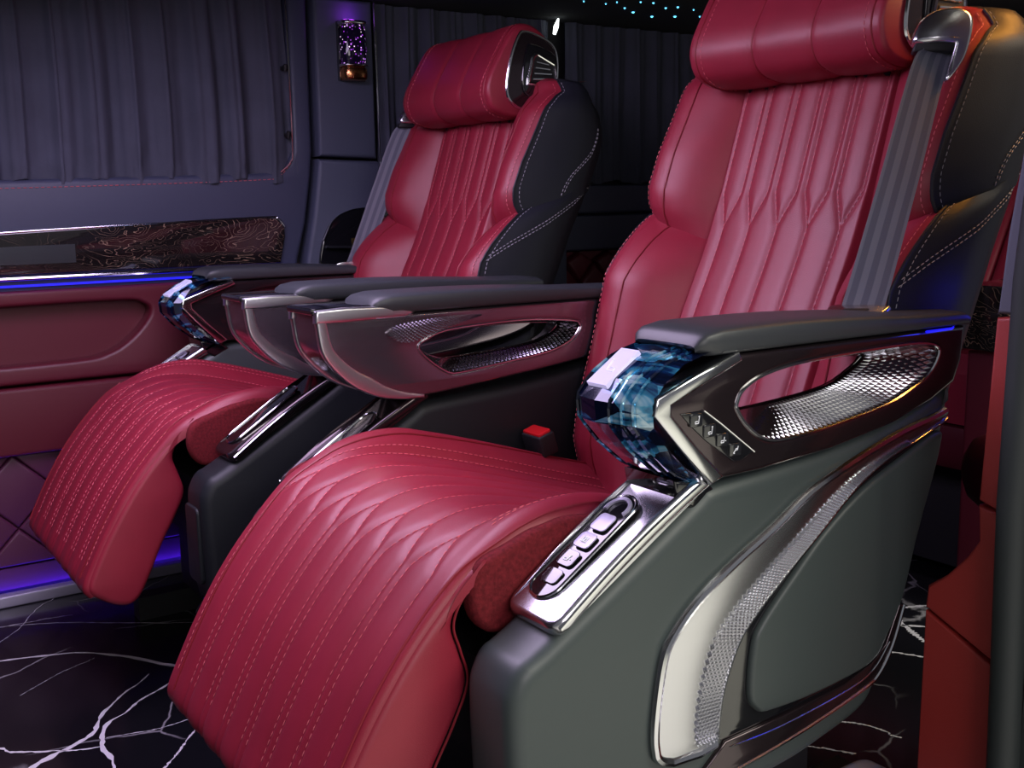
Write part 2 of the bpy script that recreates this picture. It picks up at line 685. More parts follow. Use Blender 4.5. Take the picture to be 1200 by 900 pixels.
FR[0] = WORLD

hf = mk('floor_hall', *box(-5, 6, -6, -0.53, -0.50, -0.45), mat('hall_floor', (0.74, 0.73, 0.68), 0.5), sharp=None)
tag(hf, 'pale floor of the hall outside the van', 'floor', kind='structure')
wfr = mk('wall_front', *box(-1.25, -1.2, -.45, 1.36, 0, 1.235), BLK, sharp=None)
tag(wfr, 'dark partition in front of the passenger cabin', 'wall', kind='structure')
ce = mk('ceiling', *box(-1.2, 3.0, -0.45, 1.36, 1.235, 1.27), CEIL, sharp=None)
tag(ce, 'black suede van ceiling with tiny star lights', 'ceiling', kind='structure')

wf = empty('wall_far', (0.9, 1.33, 0.0))
tag(wf, 'far side wall of the van with navy trim and red door card', 'wall', kind='structure')
FR[0] = Frame(1, 0, (0.9, 1.33, 0.0))
mk('wall_shell', *box(-1.2, 3.0, 1.315, 1.345, 0.0, 1.235), BLACK, wf, sharp=None)
upper = [(-1.0, .828), (.40, .838), (.90, .850), (.945, .855), (.972, .872), (.984, .90), (.985, 1.23), (1.034, 1.23), (1.032, .90), (1.025, .84),
         (1.008, .74), (.985, .66), (.978, .60), (-1.0, .60)]
plate('door_trim', upper, 1.268, 1.32, NAVY, wf, bevel=.012)
mk('trim_stitching', *dashes([[(x, 1.2665, z) for x, z in cr([(-.4, .812), (.40, .822), (.90, .836), (.95, .846), (.983, .88)], 12)]], .007, .004, .0016), STITCH, wf, fix=False, sharp=None)
burl = [(-1.0, .69), (.10, .722), (.364, .737), (.60, .746), (.90, .756), (.935, .752), (.951, .735), (.952, .715), (.938, .655), (-1.0, .655)]
bt = plate('burl_trim', burl, 1.258, 1.275, BURL, wf, bevel=.004)
mk('chrome_edge', *tube([(x, 1.259, z) for x, z in cr(burl[:7], 6)], .0022), CHROME, bt)
plate('panel_display', [(.02, .675), (.50, .675), (.50, .712), (.02, .705)], 1.2562, 1.259, mat('smoked_panel', (.035, .04, .042), .2), bt, bevel=.001)
mk('chrome_rail', *tube([(-1.0, 1.256, .645), (.75, 1.256, .649), (.98, 1.256, .650)], .0042), CHROME, wf)
mk('led_strip', *box(-1.0, .98, 1.258, 1.266, .6315, .6358), LEDB, wf, sharp=None)
pocket = cr([(-.8, .590), (.20, .592), (.56, .594), (.63, .585), (.64, .56), (.60, .515), (.55, .487), (.48, .478), (.2, .476), (-.8, .472)], 5, True)
red_top = [(-1.0, .622), (.985, .626), (1.02, .44), (-1.0, .436)]
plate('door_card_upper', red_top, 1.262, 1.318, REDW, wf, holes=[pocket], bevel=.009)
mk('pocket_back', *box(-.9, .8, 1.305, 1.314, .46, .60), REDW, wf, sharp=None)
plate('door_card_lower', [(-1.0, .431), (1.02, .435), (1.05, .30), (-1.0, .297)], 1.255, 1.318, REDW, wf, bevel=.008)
for j in range(4):
    for k in range(9):
        cx, cz = -.1 + k * .15 + (.075 if j % 2 else 0), .07 + j * .076
        dm = [(cx - .0745, cz), (cx, cz - .0755), (cx + .0745, cz), (cx, cz + .0755)]
        if j == 0:
            dm = [dm[0], dm[2], dm[3]]
        if j == 3:
            dm = [dm[0], dm[1], dm[2]]
        plate('quilted_diamond', dm, 1.278, 1.316, PURP, wf, bevel=.007)
mk('kick_panel', *box(-1.0, 1.6, 1.285, 1.316, .022, .066), PURP, wf, sharp=None)
plate('sill_strip', [(-1.0, 0.0), (1.6, 0.0), (1.6, .024), (-1.0, .024)], 1.238, 1.264, SILL, wf, bevel=.004)
mk('sill_led', *box(.05, .75, 1.268, 1.280, .003, .011), LEDG, wf, sharp=None)
plate('pillar_upper', [(1.046, .888), (1.192, .884), (1.192, 1.232), (1.046, 1.232)], 1.262, 1.318, PILLAR, wf, bevel=.01)
plate('pillar_lower', [(1.044, .882), (1.195, .878), (1.205, .85), (1.225, .828), (1.30, .822), (1.75, .820), (1.75, .55), (1.0, .55), (1.004, .66), (1.026, .76), (1.040, .85)], 1.262, 1.318, PILLAR, wf, bevel=.01)
plate('rear_trim_upper', [(1.755, .822), (2.9, .822), (2.9, .752), (1.755, .746)], 1.270, 1.316, NAVY, wf, bevel=.008)
plate('rear_trim_lower', [(1.755, .742), (2.9, .748), (2.9, .652), (1.755, .648)], 1.282, 1.316, NAVY, wf, bevel=.008)
for k in range(6):
    for j in range(3):
        cx, cz = 1.80 + k * .10 + (.05 if j % 2 else 0), .62 - j * .055
        plate('quilted_diamond', [(cx - .048, cz), (cx, cz - .052), (cx + .048, cz), (cx, cz + .026 if j == 0 else cz + .052)], 1.270, 1.312, REDW, wf, bevel=.012)
mk('rear_red_card', *box(1.755, 2.9, 1.296, 1.316, .10, .645), REDW, wf, sharp=None)
wf.scale = (.984, 1, 1)
wf.location.x = .9 * .984
FR[0] = WORLD

wr = mk('wall_rear', *box(2.9, 2.95, -.45, 1.34, 0, 1.235), BLK, sharp=None)
tag(wr, 'dark rear wall behind the third row', 'wall', kind='structure')

# near door pillar at the right edge of the photograph
tp = empty('trim_1', (1.05, -.42, 0.0))
tag(tp, 'red leather door pillar trim with dark rubber seal at right edge', 'pillar trim', kind='structure')
FR[0] = Frame(1, 0, (1.05, -.42, 0.0))


def yz(x0):
    return lambda a, b, h: (h, a, b)


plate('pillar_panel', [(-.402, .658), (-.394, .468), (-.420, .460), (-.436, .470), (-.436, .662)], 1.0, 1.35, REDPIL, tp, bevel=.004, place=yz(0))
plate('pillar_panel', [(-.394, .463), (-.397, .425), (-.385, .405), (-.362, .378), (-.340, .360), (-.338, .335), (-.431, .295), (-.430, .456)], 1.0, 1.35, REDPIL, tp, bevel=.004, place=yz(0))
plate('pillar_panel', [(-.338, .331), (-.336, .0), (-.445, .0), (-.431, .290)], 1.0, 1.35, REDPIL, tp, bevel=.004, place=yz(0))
plate('pillar_trim_upper', [(-.402, .662), (-.408, .74), (-.424, .86), (-.445, 1.0), (-.47, 1.235), (-.53, 1.235), (-.53, .662)], 1.0, 1.35, mat('pillar_fabric', (0.11, 0.115, 0.15), .8), tp, bevel=.006, place=yz(0))
mk('rubber_seal', *tube([(.985, -.452, 0), (.985, -.447, .25), (.985, -.442, .48), (.985, -.445, .70), (.985, -.46, .9), (.985, -.49, 1.23)], .016, 12), SEAL, tp)
mk('outer_sheet', *box(.99, 1.30, -.60, -.462, 0, 1.235), SEAL, tp, sharp=None)
FR[0] = WORLD

# ------------------------------------------------------------------ the seats
ZC = np.array([.28, .34, .42, .52, .618, .714, .776, .915, .96, 1.02])
XC = np.array([.955, .962, .985, 1.030, 1.070, 1.118, 1.141, 1.186, 1.200, 1.222])


def xc(z):
    return float(np.interp(z, ZC, XC))


_zs = np.linspace(.28, 1.02, 75)
_xs = np.interp(_zs, ZC, XC)
for _ in range(12):
    _xs[1:-1] = (_xs[:-2] + _xs[1:-1] * 2 + _xs[2:]) / 4


def xcs(z):
    return np.interp(z, _zs, _xs)


BACK_Y = [.104 - .0515 * k for k in range(-1, 6)]
CUSH_Y = [.017 + .0548 * k for k in range(-3, 4)]


def quilt_disp(y, u, ys, u_pin, sgn, w, taper, depth, width):
    """relief of elongated hexagon quilting: single seam on one side of u_pin, two seams round each cell on the other"""
    t = np.clip(sgn * (u - u_pin) / taper, 0, 1)
    d = np.full(y.shape, 9.0)
    for yk in ys:
        for q in (-1, 1):
            d = np.minimum(d, np.abs(y - (yk + q * w * t)))
    return depth * (1 - np.exp(-(d / width) ** 1.3)) - depth * 0.75


PROFILE = [(1.035, .338), (.96, .366), (.889, .388), (.787, .421), (.704, .446), (.633, .464), (.578, .472), (.535, .466), (.49, .445),
           (.44, .396), (.40, .346), (.368, .294), (.345, .250), (.331, .220), (.330, .205), (.338, .194)]
_pp = np.array(cr(PROFILE, 10))
_pd = np.r_[0, np.cumsum(np.linalg.norm(np.diff(_pp, axis=0), axis=1))]
PLEN = _pd[-1]
_tan = np.gradient(_pp, _pd, axis=0)
_tan /= np.linalg.norm(_tan, axis=1)[:, None]
_nrm = np.stack([_tan[:, 1], -_tan[:, 0]], 1)      # up and forward
U_PIN = float(np.interp(-.523, -_pp[:160, 0], _pd[:160]))
YCEN = .018


def cush(u, v, extra=0.0, quilt=True):
    """arrays u (arc length from the back), v in -1..1 -> x, y, z"""
    x = np.interp(u, _pd, _pp[:, 0])
    z = np.interp(u, _pd, _pp[:, 1])
    nx = np.interp(u, _pd, _nrm[:, 0])
    nz = np.interp(u, _pd, _nrm[:, 1])
    leg = sstep(U_PIN - .06, U_PIN + .10, u)
    hw = .227 * (1 - leg) + .216 * leg
    yo = v * hw
    y = YCEN + yo - .010 * leg
    a = np.abs(yo)
    b = (.030 * sstep(.04, .20, U_PIN + .06 - u)) * sstep(.150, .205, a)
    dip = -.006 * (1 - leg) * (1 - (a / .2) ** 2).clip(0, 1)
    rr = .030 * (1 - leg) + .010 * leg
    er = np.clip((a - (hw - rr)) / rr, 0, 1)
    edge = -(.034 * (1 - leg) + .014 * leg) * (1 - np.sqrt(np.clip(1 - er ** 2, 0, 1)))
    o = b + dip + edge + extra
    if quilt:
        fade = (1 - sstep(.176, .190, a)) * sstep(0.0, .05, u)
        o = o + fade * quilt_disp(y, u, CUSH_Y, U_PIN, 1, .0205, .055, .0034, .006)
    return x + nx * o, y, z + nz * o


def cush_path(yfun, u0, u1, n=120, extra=.0007):
    u = np.linspace(u0, u1, n)
    y = yfun(u)
    leg = sstep(U_PIN - .06, U_PIN + .10, u)
    hw = .227 * (1 - leg) + .216 * leg
    v = (y - YCEN + .010 * leg) / hw
    return np.stack(cush(u, v, extra), 1)


def sheet(X, Y, Z):
    nu, nv = X.shape
    V = np.stack([X, Y, Z], 2).reshape(-1, 3)
    i, j = np.meshgrid(np.arange(nu - 1), np.arange(nv - 1), indexing='ij')
    a = (i * nv + j).ravel()
    F = np.stack([a, a + 1, a + nv + 1, a + nv], 1).tolist()
    return V, F


# side outlines measured in metres (x back, z up)
POD = [(.520, .172), (.488, .188), (.482, .260), (.480, .340), (.485, .364), (.497, .381), (.520, .392), (.63, .456), (.70, .498), (.718, .508),
       (.780, .513), (.881, .520), (.981, .534), (1.047, .551), (1.092, .572), (1.095, .560), (1.088, .530), (1.077, .480), (1.058, .413), (1.038, .366), (1.013, .330),
       (.992, .272), (.980, .230), (.955, .207), (.893, .191), (.818, .179), (.650, .172)]
CH_OUT = [(.667, .244), (.652, .251), (.645, .265), (.646, .297), (.655, .348), (.669, .372), (.700, .399), (.748, .426), (.801, .451), (.854, .479), (.909, .498), (.962, .513), (1.004, .523), (1.057, .532), (1.078, .537)]
CH_IN = [(.718, .243), (.724, .250), (.724, .263), (.731, .302), (.751, .345), (.776, .370), (.810, .396), (.869, .438), (.911, .468), (.947, .488), (.986, .503), (1.024, .513), (1.078, .530)]
INPAD = [(.796, .258), (.776, .266), (.766, .285), (.770, .335), (.784, .359), (.827, .398), (.873, .436), (.934, .472), (1.005, .499), (1.062, .518), (1.066, .500), (1.050, .452), (1.033, .408), (1.010, .335), (.985, .295), (.957, .268), (.874, .258)]
ARM = [(.735, .634), (.648, .600), (.646, .586), (.712, .516), (.779, .516), (.881, .522), (.981, .536), (1.047, .553), (1.088, .570), (1.100, .595), (1.103, .634)]
RING = [(.743, .588), (.752, .600), (.780, .611), (.834, .618), (.940, .621), (1.016, .621), (1.050, .616), (1.058, .606), (1.043, .586), (1.012, .571), (.966, .558), (.872, .546), (.810, .543), (.782, .547), (.759, .562), (.744, .580)]
HOLE = [(.747, .587), (.758, .600), (.782, .606), (.834, .609), (.900, .610), (.974, .608), (.977, .602), (.968, .596), (.950, .588), (.927, .580), (.890, .575), (.830, .571), (.780, .569), (.762, .570), (.751, .576), (.747, .581)]
BEAK = [(.562, .641), (.564, .620), (.572, .586), (.606, .550), (.642, .530), (.678, .521), (.715, .519), (.804, .526), (.968, .542), (1.047, .556), (1.088, .575), (1.100, .600), (1.100, .634), (.70, .634), (.64, .641)]
R_RING = [(.709, .587), (.723, .597), (.750, .606), (.806, .610), (.894, .611), (.972, .604), (.986, .597), (.980, .585), (.964, .573), (.924, .561), (.841, .552), (.776, .546), (.755, .548), (.725, .568)]
R_HOLE = [(.727, .586), (.738, .592), (.760, .597), (.812, .602), (.894, .603), (.962, .599), (.975, .595), (.970, .588), (.955, .580), (.918, .570), (.841, .564), (.786, .562), (.762, .563), (.738, .574)]

GLYPHS = {
    # tiny seat pictograms in a unit square, as strokes
    'recline': [[(.2, .1), (.75, .1), (.9, .9)], [(.2, .1), (.2, .35), (.6, .38)], [(.75, .95), (.95, 1.0)]],
    'slide': [[(.15, .15), (.6, .15), (.75, .85)], [(.15, .15), (.15, .4), (.5, .42)], [(.85, .35), (1.0, .35)]],
    'legs': [[(.1, .1), (.45, .45), (.8, .45), (.95, .95)], [(.1, .1), (.3, .05)], [(.45, .6), (.75, .62)]],
    'heat': [[(.2, .2), (.2, .8), (.8, .8), (.8, .2), (.2, .2)], [(.25, .25), (.75, .75)], [(.5, .15), (.5, .85)]],
}


def glyph(kind, org, ax, ay, size, r, n=5):
    parts = []
    org, ax, ay = np.array(org, float), np.array(ax, float), np.array(ay, float)
    for st in GLYPHS[kind]:
        parts.append(tube([org + ax * (p[0] - .5) * size + ay * (p[1] - .5) * size for p in st], r, n))
    return join(*parts)


def ring_align(A, n, c):
    """resample a closed outline by angle round c"""
    P = resample(cr(A, 6, True), 400, True)
    ang = np.unwrap(np.arctan2((P[:, 1] - c[1]) * 3.2, P[:, 0] - c[0]))
    if ang[-1] < ang[0]:
        P, ang = P[::-1], ang[::-1]
    ang = ang - ang[0] + np.arctan2((P[0, 1] - c[1]) * 3.2, P[0, 0] - c[0])
    P2 = np.vstack([P, P, P])
    a2 = np.r_[ang - 2 * np.pi, ang, ang + 2 * np.pi]
    t = np.linspace(-np.pi, np.pi, n + 1)[:-1]
    o = np.argsort(a2)
    return np.stack([np.interp(t, a2[o], P2[o, 0]), np.interp(t, a2[o], P2[o, 1])], 1)


def strip_place(y_c):
    """frame on the sloping top of a pod: a runs up the slope, b across, h out of it"""
    p0 = np.array([.531, .402])
    p1 = np.array([.722, .519])
    d = (p1 - p0) / np.linalg.norm(p1 - p0)
    n = np.array([-d[1], d[0]])
    L = float(np.linalg.norm(p1 - p0))

    def f(a, b, h):
        bow = .006 * math.sin(math.pi * min(max(a / L, 0), 1)) if 0 <= a <= L else 0
        q = p0 + d * a + n * (h + bow)
        return (q[0], y_c + b, q[1])
    return f, L


def rrect(x0, x1, y0, y1, r, n=6):
    P = []
    for cx, cy, a0 in ((x1 - r, y1 - r, 0), (x0 + r, y1 - r, 90), (x0 + r, y0 + r, 180), (x1 - r, y0 + r, 270)):
        for k in range(n + 1):
            a = math.radians(a0 + 90 * k / n)
            P.append((cx + r * math.cos(a), cy + r * math.sin(a)))
    return P


def build_pod(root, side):
    """side=-1 outer pod, +1 inner pod; y_out = face away from the occupant"""
    if side < 0:
        yo, yi = -.300, -.214
    else:
        yo, yi = .345, .258
    sg = -1 if side < 0 else 1          # outward direction
    y0, y1 = min(yo, yi), max(yo, yi)
    out = cr(POD[:15], 3)[:-1] + cr(POD[14:], 3)
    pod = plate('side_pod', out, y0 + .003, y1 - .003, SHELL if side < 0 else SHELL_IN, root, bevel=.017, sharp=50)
    if side > 0:
        plate('service_cover', rrect(.215, .335, .268, .325, .01), .476, .4845, SHELL_IN, pod, bevel=.003, place=lambda a, b, h: (h, b, a))
    # sloping chrome control strip
    f, L = strip_place((yo + yi) / 2)
    hw = .041
    o2 = [(L, -hw), (L, hw)] + [(.012, hw), (.004, hw - .004), (0, hw - .012), (0, -hw + .012), (.004, -hw + .004), (.012, -hw)]
    o2 = resample(o2, 60, True).tolist()
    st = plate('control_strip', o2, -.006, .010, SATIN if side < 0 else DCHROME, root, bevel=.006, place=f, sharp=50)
    cyl = []
    for k in range(25):
        a = math.pi / 2 + math.pi * k / 24
        cyl.append((.040 + .0195 * math.cos(a), .0195 * math.sin(a)))
    for k in range(25):
        a = -math.pi / 2 + math.pi * k / 24
        cyl.append((.138 + .0195 * math.cos(a), .0195 * math.sin(a)))
    shift = -sg * .010
    cyl = [(a, b + shift) for a, b in cyl]
    rp = [f(a, b, .0105) for a, b in cyl]
    mk('rim', *tube(rp, .0016, 6, True), CHROME, st)
    plate('touch_panel', cyl, .0085, .0108, GLOSS, st, bevel=.0008, place=f)
    if side < 0:
        for a0, a1, mt_, g in ((.107, .129, KEY, None), (.083, .102, KEY, 'heat'), (.059, .078, KEYB, 'slide'), (.037, .054, KEYB, None)):
            kb = plate('key', rrect(a0, a1, shift - .011, shift + .011, .005), .0105, .0120, mt_, st, bevel=.0006, place=f)
            if g:
                c0 = f((a0 + a1) / 2, shift, .0123)
                ex = np.array(f((a0 + a1) / 2 + .01, shift, .0123)) - np.array(c0)
                mk('key_symbol', *glyph(g, c0, (0, -1, 0), ex / np.linalg.norm(ex), .010, .0007), ICON, kb)
        arc = [f(.138 + .0135 * math.cos(a), shift + .0135 * math.sin(a), .0115) for a in np.linspace(-1.9, 1.9, 20)]
        mk('highlight_ring', *tube(arc, .0022, 6), KEY, st)
    # thin shadow-gap chrome line on the outward edge
    e = [f(a, sg * (hw - .001), .004) for a in np.linspace(.006, L - .022, 16)]
    mk('edge_line', *tube(e, .0024, 6), CHROME, st)
    return pod


def build_outer_arm(root):
    ys, yi = -.302, -.210
    ring = cr(RING, 4, True)
    arm = plate('arm_panel', ARM, ys, yi, DCHROME, root, holes=[ring], bevel=.005)
    # knurled loop funnel, both faces
    c = (.87, .585)
    A = ring_align(RING, 96, c)
    B = ring_align(HOLE, 96, c)
    for yf, yb, sgn in ((ys + .003, -.262, -1), (yi - .003, -.252, 1)):
        rr = [[(p[0], yf, p[1]) for p in A], [(p[0], yb, p[1]) for p in B]]
        fu = mk('loop_liner', *loft(rr, True, False), DCHROME, arm)
        if sgn < 0:
            Ac = np.array(rr[0] + rr[0][:1])
            Bc = np.array(rr[1] + rr[1][:1])
            lo = [i for i in range(97)]
            V, F = knurl(Ac, Bc, 96, 5, .0022, (0, -.8, .35))
            tag(mk('knurling', V, F, SATIN, fu, sharp=None, fix=False), kind='stuff')
    mk('loop_rim', *tube([(p[0], ys + .001, p[1]) for p in A], .0018, 6, True), CHROME, arm)
    mk('loop_rim', *tube([(p[0], -.257, p[1]) for p in B], .0016, 6, True), CHROME, arm)
    BO = [(.741, .637), (.690, .622), (.638, .604), (.635, .588), (.668, .552), (.706, .513)]
    BI = [(.724, .519), (.690, .551), (.656, .587), (.656, .595), (.695, .610), (.746, .628)]
    plate('chrome_chevron', BO + BI, ys - .004, ys + .02, CHROME, arm, bevel=.003)
    plate('chrome_chevron', BO + BI, yi - .012, yi + .009, CHROME, arm, bevel=.003)
    # seat memory buttons
    bp = [(.668, .586), (.697, .586), (.719, .571), (.765, .537), (.746, .530), (.738, .531), (.701, .556), (.681, .573)]
    pn = plate('button_panel', bp, ys - .0015, ys + .004, GLOSS, arm, bevel=.0012)
    mk('edge_line', *tube([(x, ys - .002, z) for x, z in bp[1:4]], .0008, 5), CHROME, pn)
    for (x, z), g in zip(((.687, .578), (.704, .566), (.721, .555), (.738, .543)), ('recline', 'recline', 'slide', 'legs')):
        b_ = plate('button', rrect(x - .0075, x + .0075, z - .0062, z + .0062, .002), ys - .003, ys - .001, KEYB, pn, bevel=.0006)
        mk('button_symbol', *glyph(g, (x, ys - .0032, z), (1, 0, 0), (0, 0, 1), .0075, .0005, 4), ICON, b_)
    # crystal control lens: faceted barrel that wraps the nose of the arm
    prof = [(.738, .643), (.700, .6415), (.664, .633), (.636, .617), (.619, .598), (.621, .577), (.642, .552), (.672, .526), (.704, .510)]
    cen = np.array([.72, .585])
    rings = []
    for yy, sc in ((-.302, .84), (-.292, .95), (-.272, 1.05), (-.250, 1.09), (-.226, 1.06), (-.208, .97), (-.203, .84)):
        rings.append([(cen[0] + (p[0] - cen[0]) * sc, yy, cen[1] + (p[1] - cen[1]) * (1 + (sc - 1) * .25)) for p in prof])
    V, F = loft(rings, False)
    cr_ = mk('crystal_lens', V, F, CRYSTAL, root, sharp=None)

    def lens(s, yy):
        """point on the barrel: s along the profile, yy across"""
        ysn = [-.302, -.292, -.272, -.250, -.226, -.208, -.203]
        sc = np.interp(yy, ysn, [.84, .95, 1.05, 1.09, 1.06, .97, .84])
        k = s * (len(prof) - 1)
        px = np.interp(k, range(len(prof)), [p[0] for p in prof])
        pz = np.interp(k, range(len(prof)), [p[1] for p in prof])
        return np.array([cen[0] + (px - cen[0]) * sc, yy, cen[1] + (pz - cen[1]) * (1 + (sc - 1) * .25)])
    # raised cut ribs of the crystal
    for yy in (-.290, -.280, -.268, -.214):
        mk('cut_rib', *tube([lens(s, yy) + (lens(s, yy) - np.array([.75, yy, .585])) * .012 for s in np.linspace(.05, .97, 22)], .0016, 4), CRYSTAL, cr_, sharp=None)
    q = [lens(.23, -.252), lens(.23, -.224), lens(.44, -.228), lens(.44, -.258)]
    qc = sum(q) / 4
    nrm = np.cross(q[1] - q[0], q[3] - q[0])
    nrm /= np.linalg.norm(nrm)
    if nrm[2] < 0:
        nrm = -nrm
    V = [tuple(p + nrm * .0010) for p in q] + [tuple(p + nrm * .0055) for p in q]
    F = [(0, 1, 2, 3), (7, 6, 5, 4), (0, 4, 5, 1), (1, 5, 6, 2), (2, 6, 7, 3), (3, 7, 4, 0)]
    sc_ = mk('touch_screen', V, F, SCREEN, cr_, sharp=None)
    ex = (q[1] - q[0]) / np.linalg.norm(q[1] - q[0])
    ez = (q[0] - q[3]) / np.linalg.norm(q[0] - q[3])
    mk('screen_symbol', *glyph('recline', qc + nrm * .0058, ex, ez, .018, .0006, 4), ICON, sc_)
    # under-nose wedge between lens and strip
    plate('nose_wedge', [(.672, .520), (.712, .514), (.73, .500), (.70, .485), (.676, .500)], -.292, -.216, GLOSS, root, bevel=.004)
    # padded armrest top
    arm_pad(root, -.306, -.206, .690, 1.106, .634, .662, PAD)
    # LED lines at the rear
    mk('led_line', *tube([(1.03, ys - .001, .6325), (1.075, ys - .001, .6325), (1.104, ys + .012, .6325)], .0016, 5), LEDB, root)
    mk('led_line', *tube([(1.045, ys + .002, .527), (1.068, ys + .003, .533), (1.086, ys + .012, .541)], .0014, 5), LEDB, root)
    # decorative crescent, recess and soft inlay on the outer face of the pod
    yb = -.2975
    CO, CI = cr(CH_OUT, 5), cr(CH_IN, 5)
    cres = plate('chrome_crescent', [tuple(p) for p in CO] + [tuple(p) for p in CI[::-1]], yb - .004, yb + .004, SATIN, root, bevel=.002)
    mk('crescent_rim', *tube([(.722, yb - .003, .245), (.700, yb - .003, .241)] + [(p[0] - .003, yb - .003, p[1] + (.002 if p[1] > .26 else -.001)) for p in CO], .0048, 8), CHROME, cres)
    mk('crescent_rim', *tube([(p[0], yb - .005, p[1]) for p in CI], .0018, 6), CHROME, cres)
    a = resample(CO, 60)
    b = resample(CI, 60)
    mid = a * .42 + b * .58
    A3 = np.stack([mid[:, 0], np.full(60, yb - .0042), mid[:, 1]], 1)[1:52]
    B3 = np.stack([b[:, 0], np.full(60, yb - .0042), b[:, 1]], 1)[1:52]
    V, F = knurl(A3, B3, 58, 7, .0036, (0, -1, 0), .92)
    tag(mk('knurling', V, F, SATIN, cres, sharp=None, fix=False), kind='stuff')
    rec = [tuple(p) for p in CI[:-2]] + [(1.07, .510), (1.05, .45), (1.012, .335), (.985, .285), (.955, .260), (.90, .250), (.80, .246)]
    plate('black_recess', rec, yb - .001, yb + .004, GLOSS, root, bevel=.0008)
    plate('soft_inlay', [tuple(p) for p in cr(INPAD, 4, True)], yb - .008, yb + .004, SHELL, root, bevel=.006)
    tr = [(.735, .243), (.816, .246), (.917, .254), (.961, .267), (.985, .283), (1.006, .325), (1.014, .322), (.996, .277), (.972, .248), (.945, .237), (.849, .218), (.754, .206), (.70, .204), (.70, .216)]
    td = plate('lower_trim', tr, yb - .005, yb + .004, DCHROME, root, bevel=.002)
    mk('trim_line', *tube([(x, yb - .005, z) for x, z in cr([(.70, .205), (.754, .208), (.849, .220), (.945, .239), (.973, .250), (.996, .279), (1.014, .323)], 5)], .0019, 6), CHROME, td)
    mk('trim_line', *tube([(x, yb - .0055, z) for x, z in cr([(.74, .236), (.816, .236), (.917, .246), (.963, .259), (.990, .285)], 5)], .0009, 6), CHROME, td)


def arm_pad(root, y0, y1, x0, x1, z0, z1, mt_):
    """soft armrest: rounded block with sloping nose, thinning to the rear"""
    rings = []
    xs = np.r_[x0 + np.array([0, .004, .012, .03, .06]), np.linspace(x0 + .12, x1 - .02, 8), x1 - .006, x1]
    for i, x in enumerate(xs):
        t = (x - x0) / (x1 - x0)
        f = min(1, math.sqrt(max(0, 1 - (1 - min(1, (x - x0) / .03)) ** 2)) * .55 + .45)
        if x > x1 - .004:
            f = .8
        zt = z1 + .004 * math.sin(math.pi * min(1, t * 1.3)) - .012 * t
        h = (zt - z0) * f
        w_ = (y1 - y0) / 2 * (1.0 if i > 2 else (.84, .93, .98)[i])
        yc = (y0 + y1) / 2
        sec = []
        r = min(.014, h * .45)
        for k in range(28):
            a = 2 * math.pi * k / 28
            ca, sa = math.cos(a), math.sin(a)
            p = 5.0
            rx = w_ * math.copysign(abs(ca) ** (2 / p), ca)
            rz = h / 2 * math.copysign(abs(sa) ** (2 / p), sa)
            sec.append((x + (.018 if (i < 3 and rz < 0) else 0), yc + rx, z0 + h / 2 + rz))
        rings.append(sec)
    return mk('armrest_pad', *loft(rings), mt_, root, sharp=60)


def build_inner_arm(root):
    yi, yo = .258, .345
    arm = plate('arm_panel', [tuple(p) for p in cr(BEAK[:13], 4)] + BEAK[13:], yi, yo, SMOKED, root, holes=[cr(R_RING, 4, True)], bevel=.005)
    c = (.85, .580)
    A = ring_align(R_RING, 90, c)
    B = ring_align(R_HOLE, 90, c)
    for yf, yb, sgn in ((yi + .003, .297, -1), (yo - .003, .307, 1)):
        rr = [[(p[0], yf, p[1]) for p in A], [(p[0], yb, p[1]) for p in B]]
        fu = mk('loop_liner', *loft(rr, True, False), DCHROME, arm)
        if sgn < 0:
            V, F = knurl(np.array(rr[0] + rr[0][:1]), np.array(rr[1] + rr[1][:1]), 90, 3, .0034, (0, -.8, .35), .85)
            tag(mk('knurling', V, F, SATIN, fu, sharp=None, fix=False), kind='stuff')
    mk('loop_rim', *tube([(p[0], yi + .001, p[1]) for p in A], .0016, 6, True), CHROME, arm)
    mk('loop_rim', *tube([(p[0], .302, p[1]) for p in B], .0015, 6, True), CHROME, arm)
    # chrome edges of the beak on both faces
    eg = cr([(.5600, .646), (.5625, .628), (.571, .586), (.604, .549), (.641, .528), (.677, .5195), (.716, .5175)], 6)
    wd = np.interp(np.linspace(0, 1, len(eg)), [0, .25, .6, 1], [.010, .014, .021, .004])
    for yf, dy in ((yi - .0015, .012), (yo + .0015, -.012)):
        O, I = [], []
        for i, p in enumerate(eg):
            t = np.array(eg[min(i + 1, len(eg) - 1)]) - np.array(eg[max(i - 1, 0)])
            n = np.array([-t[1], t[0]]) / np.linalg.norm(t)
            O.append(tuple(p - n * .001))
            I.append(tuple(p + n * wd[i]))
        plate('chrome_edge', O + I[::-1], min(yf, yf + dy), max(yf, yf + dy), SOFTCH, arm, bevel=.003)
        plate('chrome_rail', [(.559, .630), (.60, .629), (.69, .630), (.705, .636), (.67, .6465), (.60, .6485), (.560, .6470)], min(yf - dy * .12, yf + dy), max(yf - dy * .12, yf + dy), SOFTCH, arm, bevel=.004)
    plate('top_cap', [(.556, yi + .004), (.700, yi + .004), (.700, yo - .004), (.556, yo - .004)], .640, .649, GLOSS, arm, bevel=.003, place=lambda a, b, h: (a, b, h))
    ms = [(.658, .611), (.678, .621), (.751, .627), (.812, .625), (.750, .609), (.703, .594), (.683, .595)]
    up = np.array([(x, yi - .0006, z) for x, z in cr([(.658, .610), (.678, .621), (.751, .627), (.812, .6255)], 6)])
    lo = np.array([(x, yi - .0006, z) for x, z in cr([(.658, .608), (.683, .594), (.712, .596), (.752, .609), (.812, .6235)], 6)])
    V, F = knurl(up, lo, 26, 6, .0034, (0, -1, 0), .66)
    tag(mk('knurling', V, F, SATIN, arm, sharp=None, fix=False), kind='stuff')
    arm_pad(root, .254, .350, .640, 1.10, .634, .662, PAD)


